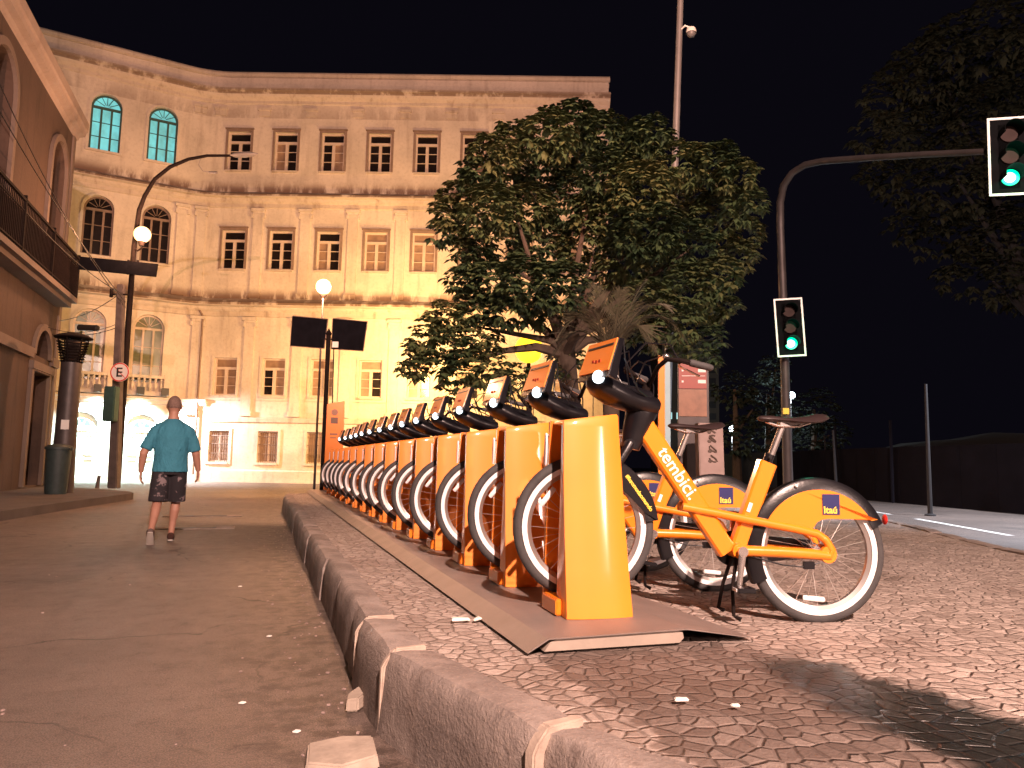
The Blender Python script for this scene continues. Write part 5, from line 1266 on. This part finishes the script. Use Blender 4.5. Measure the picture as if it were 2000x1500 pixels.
for _ in range(260):
    y = rnd.uniform(1.8, 14); x = .44-abs(rnd.gauss(0, .16)) if rnd.random() < .8 else rnd.uniform(-3.2, .3); s_ = rnd.uniform(.002, .008)
    deb.box((x, y, s_*.4), (s_*2, s_*1.3, s_*.8), Matrix.Rotation(rnd.uniform(0, 3), 3, 'Z'))
tag(link('gravel', deb, 'pinkbox', smooth=False), 'loose grit and crumbs lying in the gutter and on the asphalt', 'gravel', kind='stuff')
for k, (x, y) in enumerate(((-.02, 3.4), (.10, 4.6), (.18, 3.0), (-.1, 6.4))):
    chunk('litter_flake', [(x-.015, y), (x, y+.02), (x+.02, y+.005), (x+.005, y-.012)], .003, .006, 'paper', ['pale litter flake on asphalt near the tan broken stone', 'small pale litter flake on asphalt halfway along the near kerb', 'pale litter flake just above the broken slab', 'tiny pale litter flake on the open asphalt'][k], 'litter', 'pale flakes on the asphalt', k+10)

# ================================================================== WALKING MAN
pos = V((-1.03, 9.95, 0)); man = empty('person', pos, R(4), 'man in teal shirt and dark floral shorts walking away down the street', 'person')
def remesh(name, mb, mat, parent, vox, sm=4):
    me = bpy.data.meshes.new(name); me.from_pydata(mb.v, [], mb.f); me.update()
    bm = bmesh.new(); bm.from_mesh(me); bmesh.ops.recalc_face_normals(bm, faces=bm.faces); bm.to_mesh(me); bm.free()
    ob = bpy.data.objects.new(name+'_tmp', me); col.objects.link(ob)
    m_ = ob.modifiers.new('r', 'REMESH'); m_.mode = 'VOXEL'; m_.voxel_size = vox; m_.use_smooth_shade = True
    s_ = ob.modifiers.new('s', 'SMOOTH'); s_.iterations = sm; s_.factor = .5
    me2 = bpy.data.meshes.new_from_object(ob.evaluated_get(bpy.context.evaluated_depsgraph_get())); bpy.data.objects.remove(ob)
    me2.name = name; me2.materials.clear(); me2.materials.append(mats[mat])
    for p in me2.polygons: p.use_smooth = True
    o = bpy.data.objects.new(name, me2); col.objects.link(o); o.parent = parent; return o
def loft(mb, rings, n=20):
    vs = []
    for c, rx, ry in rings: vs += [V(c)+V((rx*math.cos(2*math.pi*j/n), ry*math.sin(2*math.pi*j/n), 0)) for j in range(n)]
    k = len(rings); mb.add(vs, [(i*n+j, i*n+(j+1) % n, (i+1)*n+(j+1) % n, (i+1)*n+j) for i in range(k-1) for j in range(n)]+[tuple(range(n))[::-1], tuple((k-1)*n+j for j in range(n))])
b = MB()
# torso, neck, head (face towards +y)
loft(b, [((0, 0, .82), .12, .09), ((0, 0, .90), .165, .115), ((0, 0, 1.0), .165, .115), ((0, 0, 1.1), .165, .11), ((0, .0, 1.25), .17, .10), ((0, 0, 1.35), .155, .09), ((0, 0, 1.41), .11, .07), ((0, .01, 1.47), .07, .06), ((0, .015, 1.53), .056, .058), ((0, .02, 1.57), .058, .062)])
b.sphere((0, .035, 1.645), .10, 20, 16, (.80, .96, 1.18)); b.sphere((0, .06, 1.60), .075, 16, 12, (.85, .9, .9))
b.sphere((0, .133, 1.63), .016, 10, 8, (.8, 1.1, 1.4)); b.sphere((0, .12, 1.588), .022, 10, 8, (1.3, .5, .4))
for s in (-1, 1): b.sphere((s*.082, .03, 1.635), .026, 10, 8, (.42, .8, 1.2)); b.sphere((s*.03, .118, 1.655), .013, 8, 6)
# arms
def limb(pts, rad): b.tube(pts, rad, 14)
limb([(-.14, 0, 1.36), (-.19, -.01, 1.30), (-.262, -.03, 1.16), (-.30, -.045, 1.05), (-.315, .0, .92), (-.32, .03, .83)], [.058, .056, .050, .047, .040, .029])
limb([(.14, 0, 1.36), (.19, .01, 1.30), (.25, .02, 1.16), (.275, .03, 1.06), (.30, .07, .94), (.315, .095, .85)], [.058, .056, .050, .047, .040, .029])
def hand(w, d, s):     # palm and five fingers hanging from wrist w along d
    w = V(w); d = V(d).normalized(); f = V((0, 1, 0)); f = (f-d*f.dot(d)).normalized(); sd = d.cross(f)
    b.tube([w-d*.02, w+d*.02, w+d*.055, w+d*.085], [.024, .030, .034, .026], 12, flat=(tuple(sd), .5))
    for k, (o_, L) in enumerate(((.026, .066), (.009, .076), (-.009, .070), (-.026, .054))):
        p0 = w+d*.075+f*o_; p1 = p0+d*L*.45+f*o_*.15-sd*s*.006; p2 = p1+d*L*.33-sd*s*.016; p3 = p2+d*L*.22-sd*s*.018; b.tube([p0, p1, p2, p3], [.010, .0095, .0085, .007], 8)
    p0 = w+d*.025+f*.024; b.tube([p0, p0+d*.025+f*.020, p0+d*.055+f*.026-sd*s*.01, p0+d*.075+f*.024-sd*s*.014], [.013, .012, .010, .008], 8)
hand((-.32, .03, .83), (-.02, .12, -1), -1); hand((.315, .095, .85), (.06, .25, -1), 1)
# legs: right leg planted, left leg trailing with its heel up
hipL, kneeL, ankL = V((-.095, 0, .86)), V((-.115, -.04, .47)), V((-.150, -.34, .145))
hipR, kneeR, ankR = V((.095, 0, .86)), V((.085, .07, .475)), V((.055, .03, .095))
for h_, k_, a_ in ((hipL, kneeL, ankL), (hipR, kneeR, ankR)):
    cdir = (a_-k_); back_ = V((0, -1, 0))
    limb([h_, h_.lerp(k_, .5), k_, k_+cdir*.28+back_*.012, k_+cdir*.62, a_], [.088, .074, .053, .056, .042, .034])
limb([ankR, ankR+V((0, .03, -.045)), ankR+V((.0, .13, -.06))], [.036, .036, .028]); limb([ankL, ankL+V((0, -.02, -.02)), ankL+V((-.0, .08, -.10))], [.036, .036, .028])
body = remesh('body', b, 'skin', man, .0062, 3)
# hair
b = MB(); b.sphere((0, .020, 1.668), .100, 24, 18, (.85, .98, 1.10))
hb_ = MB(); cap_v = []
n, m_ = 24, 12
for i in range(m_+1):
    t = (math.pi*.60)*i/m_
    for j in range(n):
        a = 2*math.pi*j/n; th = t if math.sin(a) < .25 else t*.62
        cap_v.append(V((.0825*math.sin(th)*math.cos(a), .030+.099*math.sin(th)*math.sin(a)-.004, 1.650+.116*math.cos(th))))
hb_.add(cap_v, [(i*n+j, (i+1)*n+j, (i+1)*n+(j+1) % n, i*n+(j+1) % n) for i in range(m_) for j in range(n)])
link('hair', hb_, 'hair', man)
# shirt
b = MB()
loft(b, [((0, 0, .835), .205, .15), ((0, 0, .90), .198, .146), ((0, 0, 1.02), .190, .142), ((0, 0, 1.15), .194, .140), ((0, 0, 1.27), .203, .134), ((0, 0, 1.35), .190, .122), ((0, 0, 1.42), .140, .10), ((0, .003, 1.455), .105, .080), ((0, .005, 1.478), .072, .068)], 28)
b.tube([(-.10, 0, 1.385), (-.185, 0, 1.325), (-.245, -.020, 1.20), (-.285, -.035, 1.10)], [.062, .072, .068, .072], 16)
b.tube([(.10, 0, 1.385), (.185, 0, 1.325), (.238, .014, 1.20), (.265, .024, 1.09)], [.062, .072, .068, .072], 16)
for k in range(9):      # cloth folds
    a = random.Random(k+3).uniform(0, 6.28); z = .90+.05*k; b.tube([(.180*math.cos(a), .132*math.sin(a), z), (.188*math.cos(a+.25), .138*math.sin(a+.25), z+.06), (.184*math.cos(a+.4), .134*math.sin(a+.4), z+.13)], [.006, .012, .006], 6)
remesh('shirt', b, 'shirt', man, .009, 3)
b = MB()
loft(b, [((0, 0, .80), .165, .125), ((0, 0, .86), .184, .136), ((0, 0, .93), .180, .132)], 24)
for h_, k_ in ((hipL, kneeL), (hipR, kneeR)):
    e = h_.lerp(k_, .93)+V((0, 0, -.02)); b.tube([h_+V((0, 0, .02)), h_.lerp(k_, .35), h_.lerp(k_, .7), e], [.100, .105, .104, .108], 18)
remesh('shorts', b, 'floral', man, .009, 3)
for s, a_, dirf in ((1, ankR, V((0, 1, -.08))), (-1, ankL, V((0, .62, -.78)))):
    dirf = dirf.normalized(); upv = V((1, 0, 0)).cross(dirf); h0 = a_+upv*-.045-dirf*.045
    mb = MB(); mb.tube([h0-dirf*.02+upv*.0, h0+upv*.01, h0+dirf*.10+upv*.004, h0+dirf*.19-upv*.012, h0+dirf*.235-upv*.02], [.030, .046, .044, .040, .018], 14, flat=((1, 0, 0), .95))
    sh_ = link('shoe', mb, 'shoe', man)
    mb = MB(); mb.tube([h0-dirf*.03-upv*.036, h0+dirf*.05-upv*.038, h0+dirf*.16-upv*.044, h0+dirf*.235-upv*.040], [.030, .038, .042, .022], 12, flat=(tuple(upv), .28)); link('sole', mb, 'sole', sh_)
